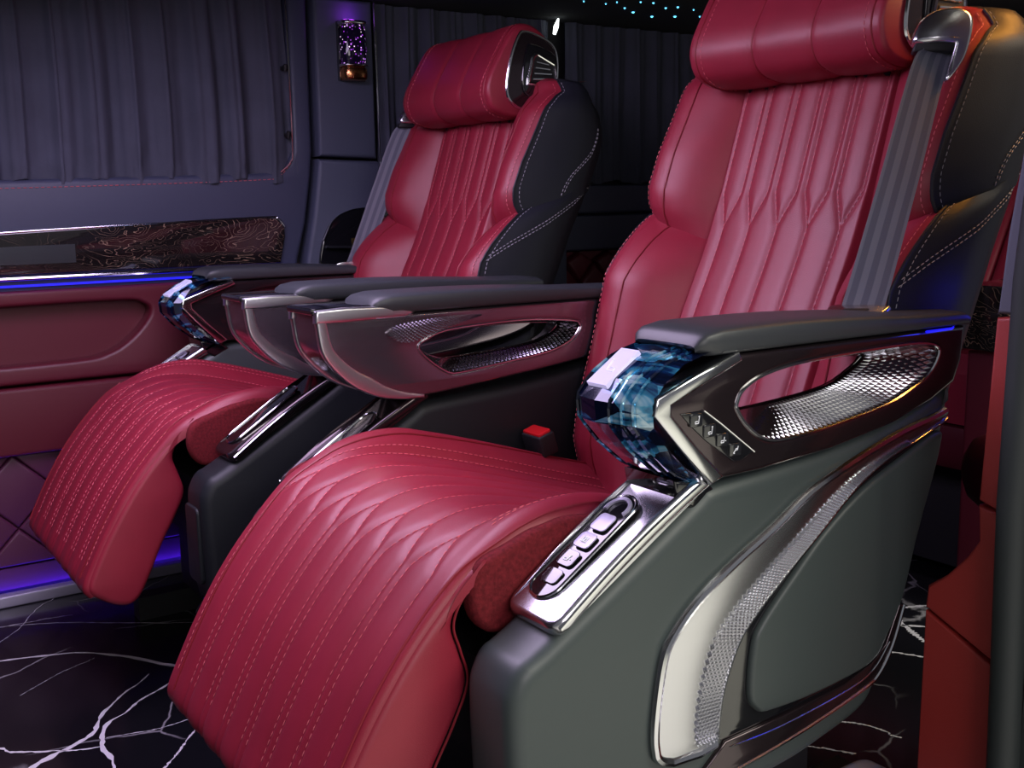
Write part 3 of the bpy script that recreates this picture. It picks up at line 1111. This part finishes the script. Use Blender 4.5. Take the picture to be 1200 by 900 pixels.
def build_cushion(root):
    u = np.r_[np.linspace(0, PLEN, 260)]
    v = np.linspace(-1, 1, 230)
    U, Vv = np.meshgrid(u, v, indexing='ij')
    X, Y, Z = cush(U, Vv)
    V, F = sheet(X, Y, Z)
    cu = mk('seat_cushion', V, F, RED, root, sharp=None, fix=False)
    for p in cu.data.polygons:
        p.use_smooth = True
    # threads of the quilting
    paths = []
    for yk in CUSH_Y:
        if abs(yk - YCEN) > .178:
            continue
        paths.append(cush_path(lambda u_, yk=yk: np.full(u_.shape, yk), .06, U_PIN))
        for q in (-1, 1):
            paths.append(cush_path(lambda u_, yk=yk, q=q: yk + q * .0205 * np.clip((u_ - U_PIN) / .055, 0, 1), U_PIN, PLEN - .05))
    for sg, yy in ((1, .191), (-1, -.167), (-1, -.175)):
        paths.append(cush_path(lambda u_, yy=yy: np.full(u_.shape, yy), .05, U_PIN - (.02 if sg < 0 else .0), 90))
    V, F = dashes(paths, .0055, .0030, .0013)
    tag(mk('stitching', V, F, STITCH, cu, sharp=None, fix=False), kind='stuff')
    # piped seams along both edges
    for yy in (-.198, .203):
        mk('seam_piping', *tube(cush_path(lambda u_, yy=yy: np.full(u_.shape, yy) + (0.0 if yy < 0 else .012 * np.cos(u_ * 3)), .03, PLEN - .03, 120, .0003), .0016, 6), REDP, cu)
    # leg rest body behind the quilted face
    leg = [(.520, .452), (.490, .437), (.440, .388), (.402, .339), (.370, .288), (.348, .246), (.336, .218), (.338, .202), (.350, .192), (.372, .178), (.394, .173), (.412, .184),
           (.430, .216), (.452, .262), (.474, .300), (.491, .338), (.484, .370), (.477, .396), (.487, .418), (.510, .440)]
    plate('leg_rest_body', [tuple(p) for p in cr(leg, 4, True)], -.211, .227, RED, root, bevel=.010, sharp=70)
    e = cr([(.507, .438), (.486, .418), (.4775, .396), (.4845, .370), (.491, .339), (.474, .300), (.452, .262), (.430, .216)], 8)
    mk('rear_piping', *tube([(x, -.2085, z) for x, z in e], .0013, 6), REDP, root)
    # suede gussets
    gs = [(.503, .446), (.540, .462), (.578, .473), (.640, .474), (.80, .432), (.95, .385), (1.0, .36), (1.0, .28), (.62, .33), (.558, .372), (.514, .382), (.496, .41)]
    for ya, yb in ((-.2135, -.190), (.226, .246)):
        g = plate_geo([tuple(p) for p in cr(gs, 5, True)], ya, yb, bevel=.008)
        mk('suede_gusset', *g, SUEDE, root, sharp=60)
    mk('cushion_pan', *box(.52, 1.03, -.19, .235, .24, .345), BLACK, root, sharp=None)


def build_backrest(root):
    # quilted centre panel
    z = np.linspace(.30, .985, 210)
    y = np.linspace(-.137, .137, 170)
    Zg, Yg = np.meshgrid(z, y, indexing='ij')
    d = quilt_disp(Yg, Zg, BACK_Y, .741, 1, .0185, .045, .0042, .0065)
    fade = (1 - sstep(.955, .975, Zg)) * (1 - sstep(.128, .136, np.abs(Yg)))
    d = d * fade - .010 * sstep(.126, .137, np.abs(Yg))
    d = d + .006 * (1 - (Yg / .13) ** 2) - .022 * sstep(.945, .985, Zg)
    nx, nz = -.92, .38
    X = xcs(Zg) + nx * d
    Z2 = Zg + nz * d
    V, F = sheet(X, Yg, Z2)
    pn = mk('back_panel', V, F, RED, root, sharp=None, fix=False)
    for p in pn.data.polygons:
        p.use_smooth = True
    paths = []

    def bp(yf, z0, z1):
        zz = np.linspace(z0, z1, 90)
        yy = yf(zz)
        dd = quilt_disp(yy, zz, BACK_Y, .741, 1, .0185, .045, .0042, .0065) + .0008 + .006 * (1 - (yy / .13) ** 2)
        return np.stack([xcs(zz) + nx * dd, yy, zz + nz * dd], 1)
    for yk in BACK_Y:
        if abs(yk) < .125:
            paths.append(bp(lambda q, yk=yk: np.full(q.shape, yk), .32, .741))
        for s in (-1, 1):
            if abs(yk + s * .0185) < .125:
                paths.append(bp(lambda q, yk=yk, s=s: yk + s * .0185 * np.clip((q - .741) / .045, 0, 1), .741 if abs(yk) < .125 else .80, .945))
    V, F = dashes(paths, .0050, .0030, .0012)
    tag(mk('stitching', V, F, STITCH, pn, sharp=None, fix=False), kind='stuff')
    # shoulder wings and lower bolsters
    zs_w = [.742, .752, .775, .800, .850, .894, .947, .973, .990, .999]
    sx_w = [1.132, 1.118, 1.104, 1.104, 1.124, 1.148, 1.176, 1.208, 1.250, 1.285]
    zb = [.28, .35, .50, .633, .756, .827, .945, .985, 1.0]
    xb = [1.03, 1.05, 1.12, 1.195, 1.275, 1.305, 1.325, 1.315, 1.30]
    zs_l = [.30, .36, .40, .43, .48, .57, .633, .672, .697, .721, .750, .772]
    sx_l = [1.00, .985, .970, .964, .972, 1.000, 1.016, 1.026, 1.044, 1.068, 1.100, 1.130]

    def sec(zf, k, xs, flare, drop):
        """cross-section ring: from the panel seam round the ridge to the back"""
        inner = float(xcs(zf)) + .004
        back = float(np.interp(zf + .04, zb, xb))
        xs = min(xs, back - .075)
        ridge_x = min(xs - .010, inner - .004)
        pts = [(inner + .006, .128), (inner - .010, .142), (ridge_x + .35 * (inner - ridge_x), .168), (ridge_x + .05 * (inner - ridge_x), .198), (ridge_x, .219 + flare * .6),
               (xs - .004, .233 + flare), (xs + .008, .243 + flare)]
        k_s = len(pts) - 1
        sp_ = back - xs
        pts += [(xs + .22 * sp_, .252 + flare), (xs + .5 * sp_, .264 + flare * .8), (xs + .78 * sp_, .262), (xs + .94 * sp_, .248), (back, .215), (back + .004, .12), (back + .004, .0)]
        return [(x, yv, zf + k * (x - (xs)) - drop * (1 - min(1, max(0, (yv - .128) / .105)))) for x, yv in pts], k_s
    for sg in (-1, 1):
        wing, low = [], []
        for i, t in enumerate(np.linspace(0, 1, 26)):
            zf = .752 + t * (.999 - .752)
            k = .30 * (1 - sstep(0, .55, t)) - .02
            r, ks = sec(zf, k, float(np.interp(zf, zs_w, sx_w)), 0.0, .042 * (1 - t) ** 3)
            if t > .80:     # round the top over
                q = (t - .80) / .20
                x0_ = r[4][0] + .03
                r = [(x - max(0, x - x0_) * .30 * q * q, yv * (1 - .10 * q * q), zz) for x, yv, zz in r]
            wing.append([(x, sg * yv, zz) for x, yv, zz in r])
        lastr = np.array(wing[-1])
        cw = np.array([lastr[:, 0].mean(), sg * .17, lastr[:, 2].mean()])
        for q in (.12, .30, .55):
            wing.append([tuple(cw + (p_ - cw) * np.array([1 - q, 1 - q, 1]) + np.array([0, 0, .010 * math.sin(q * 1.8)])) for p_ in lastr])
        for i, t in enumerate(np.linspace(0, 1, 30)):
            zf = .30 + t * (.768 - .30)
            k = .30 * sstep(.5, 1, t)
            r, ks = sec(zf, k, float(np.interp(zf, zs_l, sx_l)), .008, .048 * t ** 4)
            if t > .93:
                q = (t - .93) / .07
                r = [(x + .012 * q * q, yv - .006 * q * q, zz) for x, yv, zz in r]
            low.append([(x, sg * yv, zz) for x, yv, zz in r])
        for rings, nm_r, nm_b, grey in ((wing, 'shoulder_bolster', 'shoulder_side', False), (low, 'lower_bolster', 'lower_side', True)):
            red = [r[:ks + 1] for r in rings]
            blk = [r[ks:] for r in rings]
            V, F = loft(red, False)
            n = ks + 1
            rb = mk(nm_r, V, F, RED, root, sharp=60)
            V, F = loft(blk, False)
            n = len(blk[0])
            F.append(tuple(reversed(range(n))))
            bb = mk(nm_b, V, F, BLK, root, sharp=60)
            # close the top between the red edge and the centre
            cap_ = [tuple(p_) for p_ in rings[-1]] + [tuple(np.mean(np.array(rings[-1]), 0) + np.array([0, 0, .003]))]
            nc_ = len(cap_) - 1
            mk('top_cover', cap_, [(j, (j + 1) % nc_, nc_) for j in range(nc_)], RED if not grey else BLK, rb if not grey else bb, sharp=None, fix=False)
            out = np.array([0, sg * 1.0, 0])
            srings = rings[:26] if not grey else rings
            sm = [np.array(r[ks]) + out * .0008 for r in srings]
            mk('seam_piping', *tube(sm, .0022, 6), BLK, bb)
            dv = [np.array(r[ks + 1]) * .30 + np.array(r[ks]) * .70 + out * .0015 for r in srings]
            du = [np.array(r[ks - 1]) * .75 + np.array(r[ks]) * .25 + np.array([-.0016, sg * .0012, 0]) for r in srings]
            tag(mk('stitching', *dashes([du], .0050, .0030, .0014), STITCH, rb, sharp=None, fix=False), kind='stuff')
            tag(mk('stitching', *dashes([dv], .0050, .0030, .0013), STITCHG, bb, sharp=None, fix=False), kind='stuff')
            # crease line on the red face
            ln = [np.array(r[3]) + np.array([-.0004, 0, 0]) for r in srings]
            mk('face_seam', *tube(ln, .0015, 6), REDP, rb)
        # seam accents on the black sides, laid on the surface
        def on(rings, t, j):
            i = t * (len(rings) - 1)
            i0, j0 = int(min(i, len(rings) - 2)), int(min(j, len(rings[0]) - 2))
            fi, fj = i - i0, j - j0
            R_ = [np.array(rings[i0 + a_][j0 + b_]) for a_ in (0, 1) for b_ in (0, 1)]
            p_ = (R_[0] * (1 - fj) + R_[1] * fj) * (1 - fi) + (R_[2] * (1 - fj) + R_[3] * fj) * fi
            return p_ + np.array([0, sg * .0012, 0])
        L1 = [[on(wing[:26], .66 - .62 * q, ks + 3.35 - 1.35 * q + d_) for q in np.linspace(0, 1, 24)] for d_ in (0, .12)]
        L2 = [[on(low, .80 + .155 * q + d_, ks + .2 + 3.6 * q) for q in np.linspace(0, 1, 24)] for d_ in (0, .018)]
        tag(mk('side_stitching', *dashes(L1 + L2, .005, .003, .0016), STITCHG, root, sharp=None, fix=False), kind='stuff')
    # plain leather above the panel, under the head restraint
    rings = []
    for zz, dx in ((.90, .012), (.95, .018), (.985, .026), (1.0, .05), (1.003, .09)):
        rings.append([(float(xcs(min(zz, 1.0))) + dx, yy, zz) for yy in np.linspace(-.215, .215, 9)])
    V, F = loft(rings, False)
    mk('upper_back', V, F, RED, root, sharp=60)
    # rear shell
    rings = []
    for zz in np.linspace(.28, .935, 12):
        b_ = float(np.interp(zz, zb, xb)) - .012
        rings.append([(float(xcs(zz)) + .02, -.20, zz), (float(xcs(zz)) + .02, .20, zz), (b_, .20, zz), (b_ + .022, 0, zz), (b_, -.20, zz)])
    mk('rear_shell', *loft(rings), BLK, root, sharp=50)


HR = [(1.150, .942), (1.130, .955), (1.121, .980), (1.126, 1.005), (1.142, 1.035), (1.160, 1.065), (1.178, 1.092), (1.196, 1.106), (1.222, 1.107), (1.250, 1.094), (1.272, 1.070),
      (1.284, 1.040), (1.282, 1.000), (1.262, .965), (1.225, .943), (1.185, .936)]


def build_headrest(root):
    P = resample(cr(HR, 8, True), 110, True)
    cen = P.mean(0)
    ys = np.r_[-.172, -.170, -.164, -.155, np.linspace(-.145, .145, 61), .155, .164, .170, .172]
    rings = []
    HW = .965
    for yv in ys:
        e = max(0, (abs(yv) - .155) / .017)
        sc = 1 - .10 * (1 - math.sqrt(max(0, 1 - min(1, e) ** 2)))
        g = 0.0
        for s in (-.052, .052):
            g += -.0030 * math.exp(-((yv - s) / .0035) ** 2)
        g += .0022 * (1 - min(1, abs(((abs(yv) + .052) % .104) - .052) / .052) ** 2)
        ring = []
        for p in P:
            n = (p - cen) / np.linalg.norm(p - cen)
            front = 1.0 if p[0] < cen[0] + .03 else .2
            q = cen + (p - cen) * sc + n * g * front
            # ends curl forward a little
            q = q + np.array([-.010 * (abs(yv) / .172) ** 2, 0])
            ring.append((q[0], yv * HW, q[1]))
        rings.append(ring)
    hd = mk('headrest', *loft(rings), RED, root, sharp=60)
    for s in (-.052, .052):
        i = int(np.argmin(abs(ys - s)))
        mk('seam_piping', *tube([rings[i][j] for j in range(len(P)) if P[j][0] < 1.24], .0014, 6), REDP, hd)
    for sg in (-1, 1):
        i = int(np.argmin(abs(ys - sg * .155)))
        L_ = [np.array(p) + np.array([0, sg * .0006, 0]) for p in rings[i]]
        mk('seam_piping', *tube(L_, .0013, 6, True), REDP, hd)
        j = int(np.argmin(abs(ys - sg * .145)))
        tag(mk('stitching', *dashes([[np.array(p) + (np.array([p[0] - cen[0], 0, p[2] - cen[1]])) * .008 for p in rings[j]]], .005, .003, .0012), STITCH, hd, sharp=None, fix=False), kind='stuff')
        # side trim with air vent
        ye = sg * .162
        fo = cr([(1.152, .990), (1.163, 1.045), (1.180, 1.083), (1.194, 1.092), (1.225, 1.086), (1.258, 1.070), (1.268, 1.040), (1.262, .990), (1.235, .958), (1.190, .951), (1.160, .965)], 5, True)
        fo = [tuple(p) for p in fo]
        a, b = sorted((ye, ye + sg * .008))
        tr = plate('side_trim', fo, a, b, DCHROME, hd, bevel=.003)
        mk('chrome_frame', *tube([(p[0], ye + sg * .007, p[1]) for p in fo], .0028, 6, True), CHROME, tr)
        inn = [tuple(p) for p in cr([(1.184, 1.000), (1.196, 1.062), (1.210, 1.070), (1.262, 1.052), (1.264, 1.010), (1.25, .985), (1.20, .975)], 5, True)]
        plate('vent_surround', inn, *sorted((ye + sg * .006, ye + sg * .012)), GLOSS, tr, bevel=.003)
        vo = [(1.196, .998), (1.208, 1.046), (1.216, 1.052), (1.258, 1.034), (1.262, 1.006), (1.256, .996)]
        mk('vent_frame', *tube([(x, ye + sg * .013, z_) for x, z_ in resample(vo, 40, True)], [.0042 if x < 1.215 else .0026 for x, z_ in resample(vo, 40, True)], 8, True), CHROME, tr)
        plate('vent_throat', vo, *sorted((ye + sg * .010, ye + sg * .013)), BLACK, tr, bevel=.0005)
        for k in range(4):
            z_ = 1.006 + k * .0105
            mk('vent_slat', *tube([(1.206 + .003 * k, ye + sg * .0145, z_), (1.252 - .003 * k, ye + sg * .0145, z_ - .002 * k + .002)], .0022 - .0002 * k, 6), CHROME, tr)
    # mounting block below
    mk('headrest_mount', *box(1.19, 1.27, -.12, .12, .93, 1.02), BLK, root, sharp=None)


def build_belt(root, wv, dx=0.0):
    # shoulder guide
    path = np.array([(1.146, -.222, .948), (1.122, -.226, .926), (1.068, -.232, .800), (1.022, -.235, .690), (1.006, -.236, .655)])
    path[:, 0] += dx
    path = np.array(cr(path, 8))
    V, uv = [], []
    n = len(path)
    w2 = .0235
    wv = np.array(wv)
    wv /= np.linalg.norm(wv)
    nr = np.cross(wv, np.array([.39, -.03, .92]))
    nr /= np.linalg.norm(nr)
    nr *= -1 if nr[0] > 0 else 1
    rows = []
    for i, p in enumerate(path):
        wvi = wv + np.array([.35, .45, 0]) * max(0, 1 - 1.3 * i / n)
        wvi /= np.linalg.norm(wvi)
        for j in range(9):
            t = j / 8
            V.append(tuple(p + wvi * (t - .5) * 2 * w2 + nr * .0008))
            uv.append((t, i / n * 12))
    F = []
    for i in range(n - 1):
        for j in range(8):
            a = i * 9 + j
            F.append((a, a + 1, a + 10, a + 9))
    o = len(V)
    V2 = [tuple(np.array(p) - nr * .0016) for p in V]
    V += V2
    uv += uv
    F += [tuple(reversed([q + o for q in f])) for f in list(F)]
    for i in range(n - 1):
        for j in (0, 8):
            a = i * 9 + j
            F.append((a, a + 9, a + 9 + o, a + o))
    mk('belt_webbing', V, F, WEB, root, sharp=50, fix=False, uv=uv)
    # chrome guide cap on the shoulder: domed teardrop with an inclined slot
    gp = [(-.032, .012), (-.028, .030), (-.012, .040), (.012, .040), (.027, .030), (.033, .008), (.034, -.020), (.026, -.046), (.020, -.046), (.018, -.010), (.012, -.004), (-.026, -.002)]
    ctr = np.array([1.142 + dx, -.222, .952])
    up = np.array([.44, .0, .898])
    ux = wv
    nn = np.cross(up, ux)
    if nn[0] > 0:
        nn = -nn

    def gpl(a, b, h):
        dome = .010 * max(0, 1 - ((a / .036) ** 2 + ((b - .014) / .045) ** 2))
        q = ctr + ux * a + up * b + nn * (h + dome * (1 if h > 0 else 0))
        return tuple(q)
    gd = plate('belt_guide', [tuple(p) for p in cr(gp, 4, True)], -.006, .010, SATIN, root, bevel=.005, place=gpl, sharp=60)
    plate('guide_slot', rrect(-.027, .020, -.012, .000, .004), -.004, .006, BLACK, gd, bevel=.002, place=gpl)
    # lower anchor tongue resting by the arm
    c0 = np.array([1.004 + dx, -.236, .654])

    def tpl(a, b, h):
        return tuple(c0 + ux * a + np.array([-.72, -.22, -.30]) / .81 * b + np.array([-.33, -.1, .93]) * h)
    tg = plate('belt_tongue', [tuple(p) for p in cr([(-.034, .010), (-.030, -.006), (.024, -.006), (.032, .004), (.022, .018), (-.024, .020)], 4, True)], -.003, .004, SATIN, root, bevel=.0025, place=tpl)
    plate('tongue_slot', rrect(-.016, .012, .006, .012, .002), .0035, .0046, BLACK, tg, bevel=.0004, place=tpl)
    # buckle with red release button beside the inner pod
    bk = np.array([.885, .232, .452])

    def bpl(a, b, h):
        d = np.array([-.30, .0, .954])
        return tuple(bk + np.array([-.954, 0, -.30]) * a + np.array([0, 1, 0]) * b + d * h)
    bu = plate('belt_buckle', rrect(-.014, .014, -.024, .024, .004), -.035, -.002, BLACK, root, bevel=.003, place=bpl)
    plate('release_button', rrect(-.011, .011, -.021, .021, .003), -.004, .002, BUCKLE, bu, bevel=.0015, place=bpl)


def build_seat(s, c, label, belt):
    root = empty('captain_seat', (.80, c, 0))
    tag(root, label, 'seat', 'reclining captain seats in the second row')
    FR[0] = Frame(s, c, (.80, c, 0))
    build_backrest(root)
    build_headrest(root)
    build_cushion(root)
    build_pod(root, -1)
    build_pod(root, 1)
    build_outer_arm(root)
    build_inner_arm(root)
    build_belt(root, belt, .022 if s < 0 else 0.0)
    bs = mk('seat_base', *box(.60, .98, -.20, .245, .045, .25), BLACK, root, sharp=None)
    for yy in (-.17, .215):
        mk('floor_rail', *box(.50, 1.10, yy - .02, yy + .02, 0.0, .045), BLACK, root, sharp=None)
    mk('foot_bracket', *tube([(.505, .30, .19), (.485, .30, .165), (.495, .30, .12), (.56, .30, .10)], .013, 8), DCHROME, root)
    FR[0] = WORLD
    return root


build_seat(1, 0.0, 'near red quilted captain seat with grey side pod and blue crystal armrest control', (.75, -.66, 0))
build_seat(-1, .86, 'far red quilted captain seat beside the dark window curtain and burl door trim', (.95, .12, 0))

# blue glow of the LED lines behind the near arm
point('led_glow', (1.20, -.35, .66), 0.09, (0.02, 0.03, 1.0), .02)


# ------------------------------------------------------------------ curtains
def curtain(name, x0, x1, z0, z1, y, folds, amp, seed, label, rail=True):
    r = np.random.default_rng(seed)
    nx, nz = 260, 60
    xs = np.linspace(0, 1, nx)
    zs = np.linspace(0, 1, nz)
    ph = np.cumsum(0.6 + 0.8 * r.random(nx))
    ph = ph / ph[-1] * folds * 2 * np.pi
    am = np.interp(xs, np.linspace(0, 1, 24), .55 + .8 * r.random(24))
    wob = np.interp(xs, np.linspace(0, 1, 14), r.normal(0, 1, 14))
    X, Z = np.meshgrid(xs, zs, indexing='ij')
    P = ph[:, None] + .5 * wob[:, None] * (1 - Z) + .35 * np.sin(3 * Z + 4 * X)
    fold = np.abs(np.sin(P / 2)) ** .38
    Yv = y - amp * am[:, None] * fold * (.75 + .25 * np.cos(Z * 2)) - .3 * amp * np.sin(2.3 * P + 1.0) * .3
    Yv += .0025 * np.sin(40 * Z + 9 * np.sin(P)) * (1 - sstep(.0, .22, Z))
    Xv = x0 + (x1 - x0) * X + .006 * np.sin(P) + .004 * wob[:, None] * (1 - Z)
    Zv = z0 + (z1 - z0) * Z + .006 * np.sin(P * .5) * (1 - sstep(0, .1, Z))
    V, F = sheet(Xv, Yv, Zv)
    # give the cloth a back face
    n = len(V)
    Vb = V + np.array([0, .003, 0])
    F2 = F + [[a + n for a in reversed(f)] for f in F]
    o = mk(name, np.vstack([V, Vb]), F2, CLOTH, None, sharp=None, fix=False)
    for p in o.data.polygons:
        p.use_smooth = True
    tag(o, label, 'curtain', 'dark pleated window curtains')
    return o


curtain('curtain', -.75, .962, .834, 1.232, 1.304, 24, .042, 2, 'wide dark pleated curtain over the door window left of the pillar')
curtain('curtain', 1.186, 1.69, .836, 1.232, 1.303, 8, .030, 5, 'dark pleated curtain hanging between pillar lamp and far headrest')
curtain('curtain', 1.735, 2.60, .828, 1.232, 1.300, 13, .030, 8, 'dark pleated curtain behind the far seat under the star lights')
for k, zz in enumerate((.928, 1.07)):
    tag(mk('curtain_clip', *join(tube([(.956, 1.262, zz), (.956, 1.258, zz + .012)], .005, 8), box(.951, .961, 1.262, 1.30, zz + .002, zz + .009)), BLACK),
        ('lower' if k == 0 else 'upper') + ' small black clip at the right edge of the wide curtain', 'clip', 'curtain clips')
tag(mk('curtain_wire', *tube(cr([(1.178, 1.262, 1.23), (1.178, 1.262, 1.17), (1.180, 1.262, .90), (1.186, 1.262, .855), (1.208, 1.262, .834)], 6), [.0028 if i < 8 else .0016 for i in range(25)], 6), CHROME),
    'thin chrome edge strip between pillar lamp and narrow curtain', 'trim strip')
tag(mk('curtain_edge', *tube(cr([(.965, 1.264, 1.23), (.965, 1.264, .92), (.958, 1.264, .875), (.935, 1.264, .853)], 6), .0022, 6), CHROME),
    'thin chrome edge strip at right edge of the wide curtain', 'trim strip')

# ------------------------------------------------------------------ pillar lamp
lp = empty('wall_lamp', (1.112, 1.262, 1.058))
tag(lp, 'slim pillar lamp with violet glitter glass and copper base', 'lamp')
FR[0] = Frame(1, 0, (1.112, 1.262, 1.058))


def barrel(z0, z1, w, d, yb, n=18, m=10, bulge=.06):
    rings = []
    for i in range(m + 1):
        t = i / m
        zz = z0 + (z1 - z0) * t
        k = 1 + bulge * math.sin(math.pi * t)
        e = 1 - .12 * (abs(2 * t - 1) ** 10)
        ring = [(1.112 + w * k * e * math.copysign(abs(math.cos(a)) ** .6, math.cos(a)), yb - d * k * e * abs(math.sin(a)) ** .6, zz) for a in np.linspace(0, math.pi, n)]
        rings.append(ring)
    return loft(rings)


mk('back_plate', *box(1.081, 1.143, 1.250, 1.263, 1.060, 1.188), GLOSS, lp, sharp=None)
mk('glitter_glass', *barrel(1.094, 1.178, .0285, .026, 1.250), GLITTER, lp, sharp=50)
mk('chrome_cap', *barrel(1.178, 1.188, .0305, .029, 1.250), CHROME, lp, sharp=50)
mk('chrome_band', *barrel(1.089, 1.095, .0305, .029, 1.250), CHROME, lp, sharp=50)
mk('copper_base', *barrel(1.060, 1.089, .0285, .027, 1.250), COPPER, lp, sharp=50)
mk('light_slot', *box(1.093, 1.131, 1.240, 1.256, 1.188, 1.1905), LEDV, lp, sharp=None)
FR[0] = WORLD
lp.location.z -= .006
point('lamp_glow', (1.112, 1.235, 1.205), .035, (.45, .05, 1.0), .008)

# arched niche behind the far belt
ni = empty('storage_niche', (1.11, 1.262, .60))
tag(ni, 'arched glossy black storage niche with chrome rim on the lower pillar', 'storage niche')
FR[0] = Frame(1, 0, (1.11, 1.262, .60))
arch = [(1.03, .56), (1.032, .64), (1.044, .70), (1.070, .745), (1.11, .766), (1.16, .772), (1.23, .772), (1.26, .74), (1.27, .56)]
plate('niche_plate', [tuple(p) for p in cr(arch, 4)], 1.252, 1.263, GLOSS, ni, bevel=.003)
mk('chrome_rim', *tube([(x, 1.252, z_) for x, z_ in cr(arch[2:7], 6)], .0024, 6), CHROME, ni)
plate('niche_shelf', [(1.045, .690), (1.24, .682), (1.24, .676), (1.045, .684)], 1.238, 1.256, KEYB, ni, bevel=.001)
mk('gold_knob', *tube([(1.125, 1.250, .690), (1.125, 1.250, .704)], .011, 12), GOLD, ni)
mk('gold_knob', *tube([(1.105, 1.250, .630), (1.105, 1.250, .655)], .006, 10), GOLD, ni)
mk('gold_knob', *tube([(1.135, 1.250, .668), (1.135, 1.250, .674)], .008, 10), CHROME, ni)
FR[0] = WORLD
ni.location.x -= .02

# reading light glint on the far wall
tag(mk('reading_light', *tube([(1.684, 1.262, 1.196), (1.690, 1.262, 1.215), (1.697, 1.262, 1.235)], [.004, .0065, .002], 8), LAMPW), 'small bright white reading light above the far headrest', 'lamp')

# ------------------------------------------------------------------ star lights in the ceiling
STARS = [(1.604, 1.038, 1), (1.67, 1.039, 1), (1.679, 1.009, 1), (1.746, 1.061, 1.4), (1.803, 1.097, 2.2), (1.728, .982, 1.2), (1.762, .976, 1.5), (1.886, 1.122, 2.2),
         (1.834, 1.013, 1.6), (1.852, .99, 1.7), (1.938, 1.094, 2.3), (1.911, .998, 1), (1.994, 1.063, 1.2)]
for x, y, r in STARS:
    rr = .0016 * r
    tag(mk('star_light', *tube([(x, y, 1.2355), (x, y, 1.2335), (x, y, 1.232)], [rr, rr, rr * .5], 8), STAR), 'tiny blue star light in the black ceiling above the rear curtain', 'star light', 'ceiling star lights')

# ------------------------------------------------------------------ third row seat
rs = empty('rear_bench', (2.25, .30, 0))
tag(rs, 'red quilted third row bench seen past the near backrest', 'bench')
FR[0] = Frame(1, 0, (2.25, .30, 0))
for k in range(6):
    y0 = .05 + k * .11
    plate('cushion_flute', [(1.86, .34), (1.85, .44), (1.88, .475), (2.45, .455), (2.50, .34)], y0, y0 + .109, RED, rs, bevel=.02)
    plate('backrest_flute', [(2.34, .46), (2.46, .46), (2.72, 1.05), (2.64, 1.06)], y0, y0 + .109, RED, rs, bevel=.02)
plate('cushion_front', [(1.865, .25), (1.845, .28), (1.85, .335), (2.45, .335), (2.45, .25)], .05, .71, REDW, rs, bevel=.012)
mk('bench_base', *box(1.95, 2.6, .08, .68, .02, .25), BLACK, rs, sharp=None)
for y0, y1 in ((.165, .245), (.72, .82)):
    plate('side_console', [(1.78, .05), (1.78, .50), (2.5, .53), (2.5, .05)], y0 - .11, y1 - .11, REDW, rs, bevel=.01)
    plate('console_top', [(1.76, .505), (1.765, .62), (2.45, .64), (2.45, .535)], y0 - .12, y1 - .10, BURL, rs, bevel=.008)
FR[0] = WORLD
tag(mk('rear_side_pad', *loft([[(1.36 + .03 * math.cos(a) * f, -.26 + yy, .40 + .055 * math.sin(a) * f) for a in np.linspace(0, 2 * math.pi, 25)[:-1]] for yy, f in ((0, .5), (.01, .8), (.03, 1), (.08, 1), (.10, .8), (.11, .5))]), REDW, sharp=60),
    'dark red rounded side pad behind the red pillar trim', 'side pad')

# pale step edge at the bottom of the picture
tag(mk('step_plate', *plate_geo([tuple(p) for p in rrect(.90, 1.079, -.42, -.207, .02)], 0.0, .08, bevel=.012, place=lambda a, b, h: (a, b, h)), WHITEP, sharp=50), 'pale lavender step plate on the floor below the grey side pod', 'step plate')
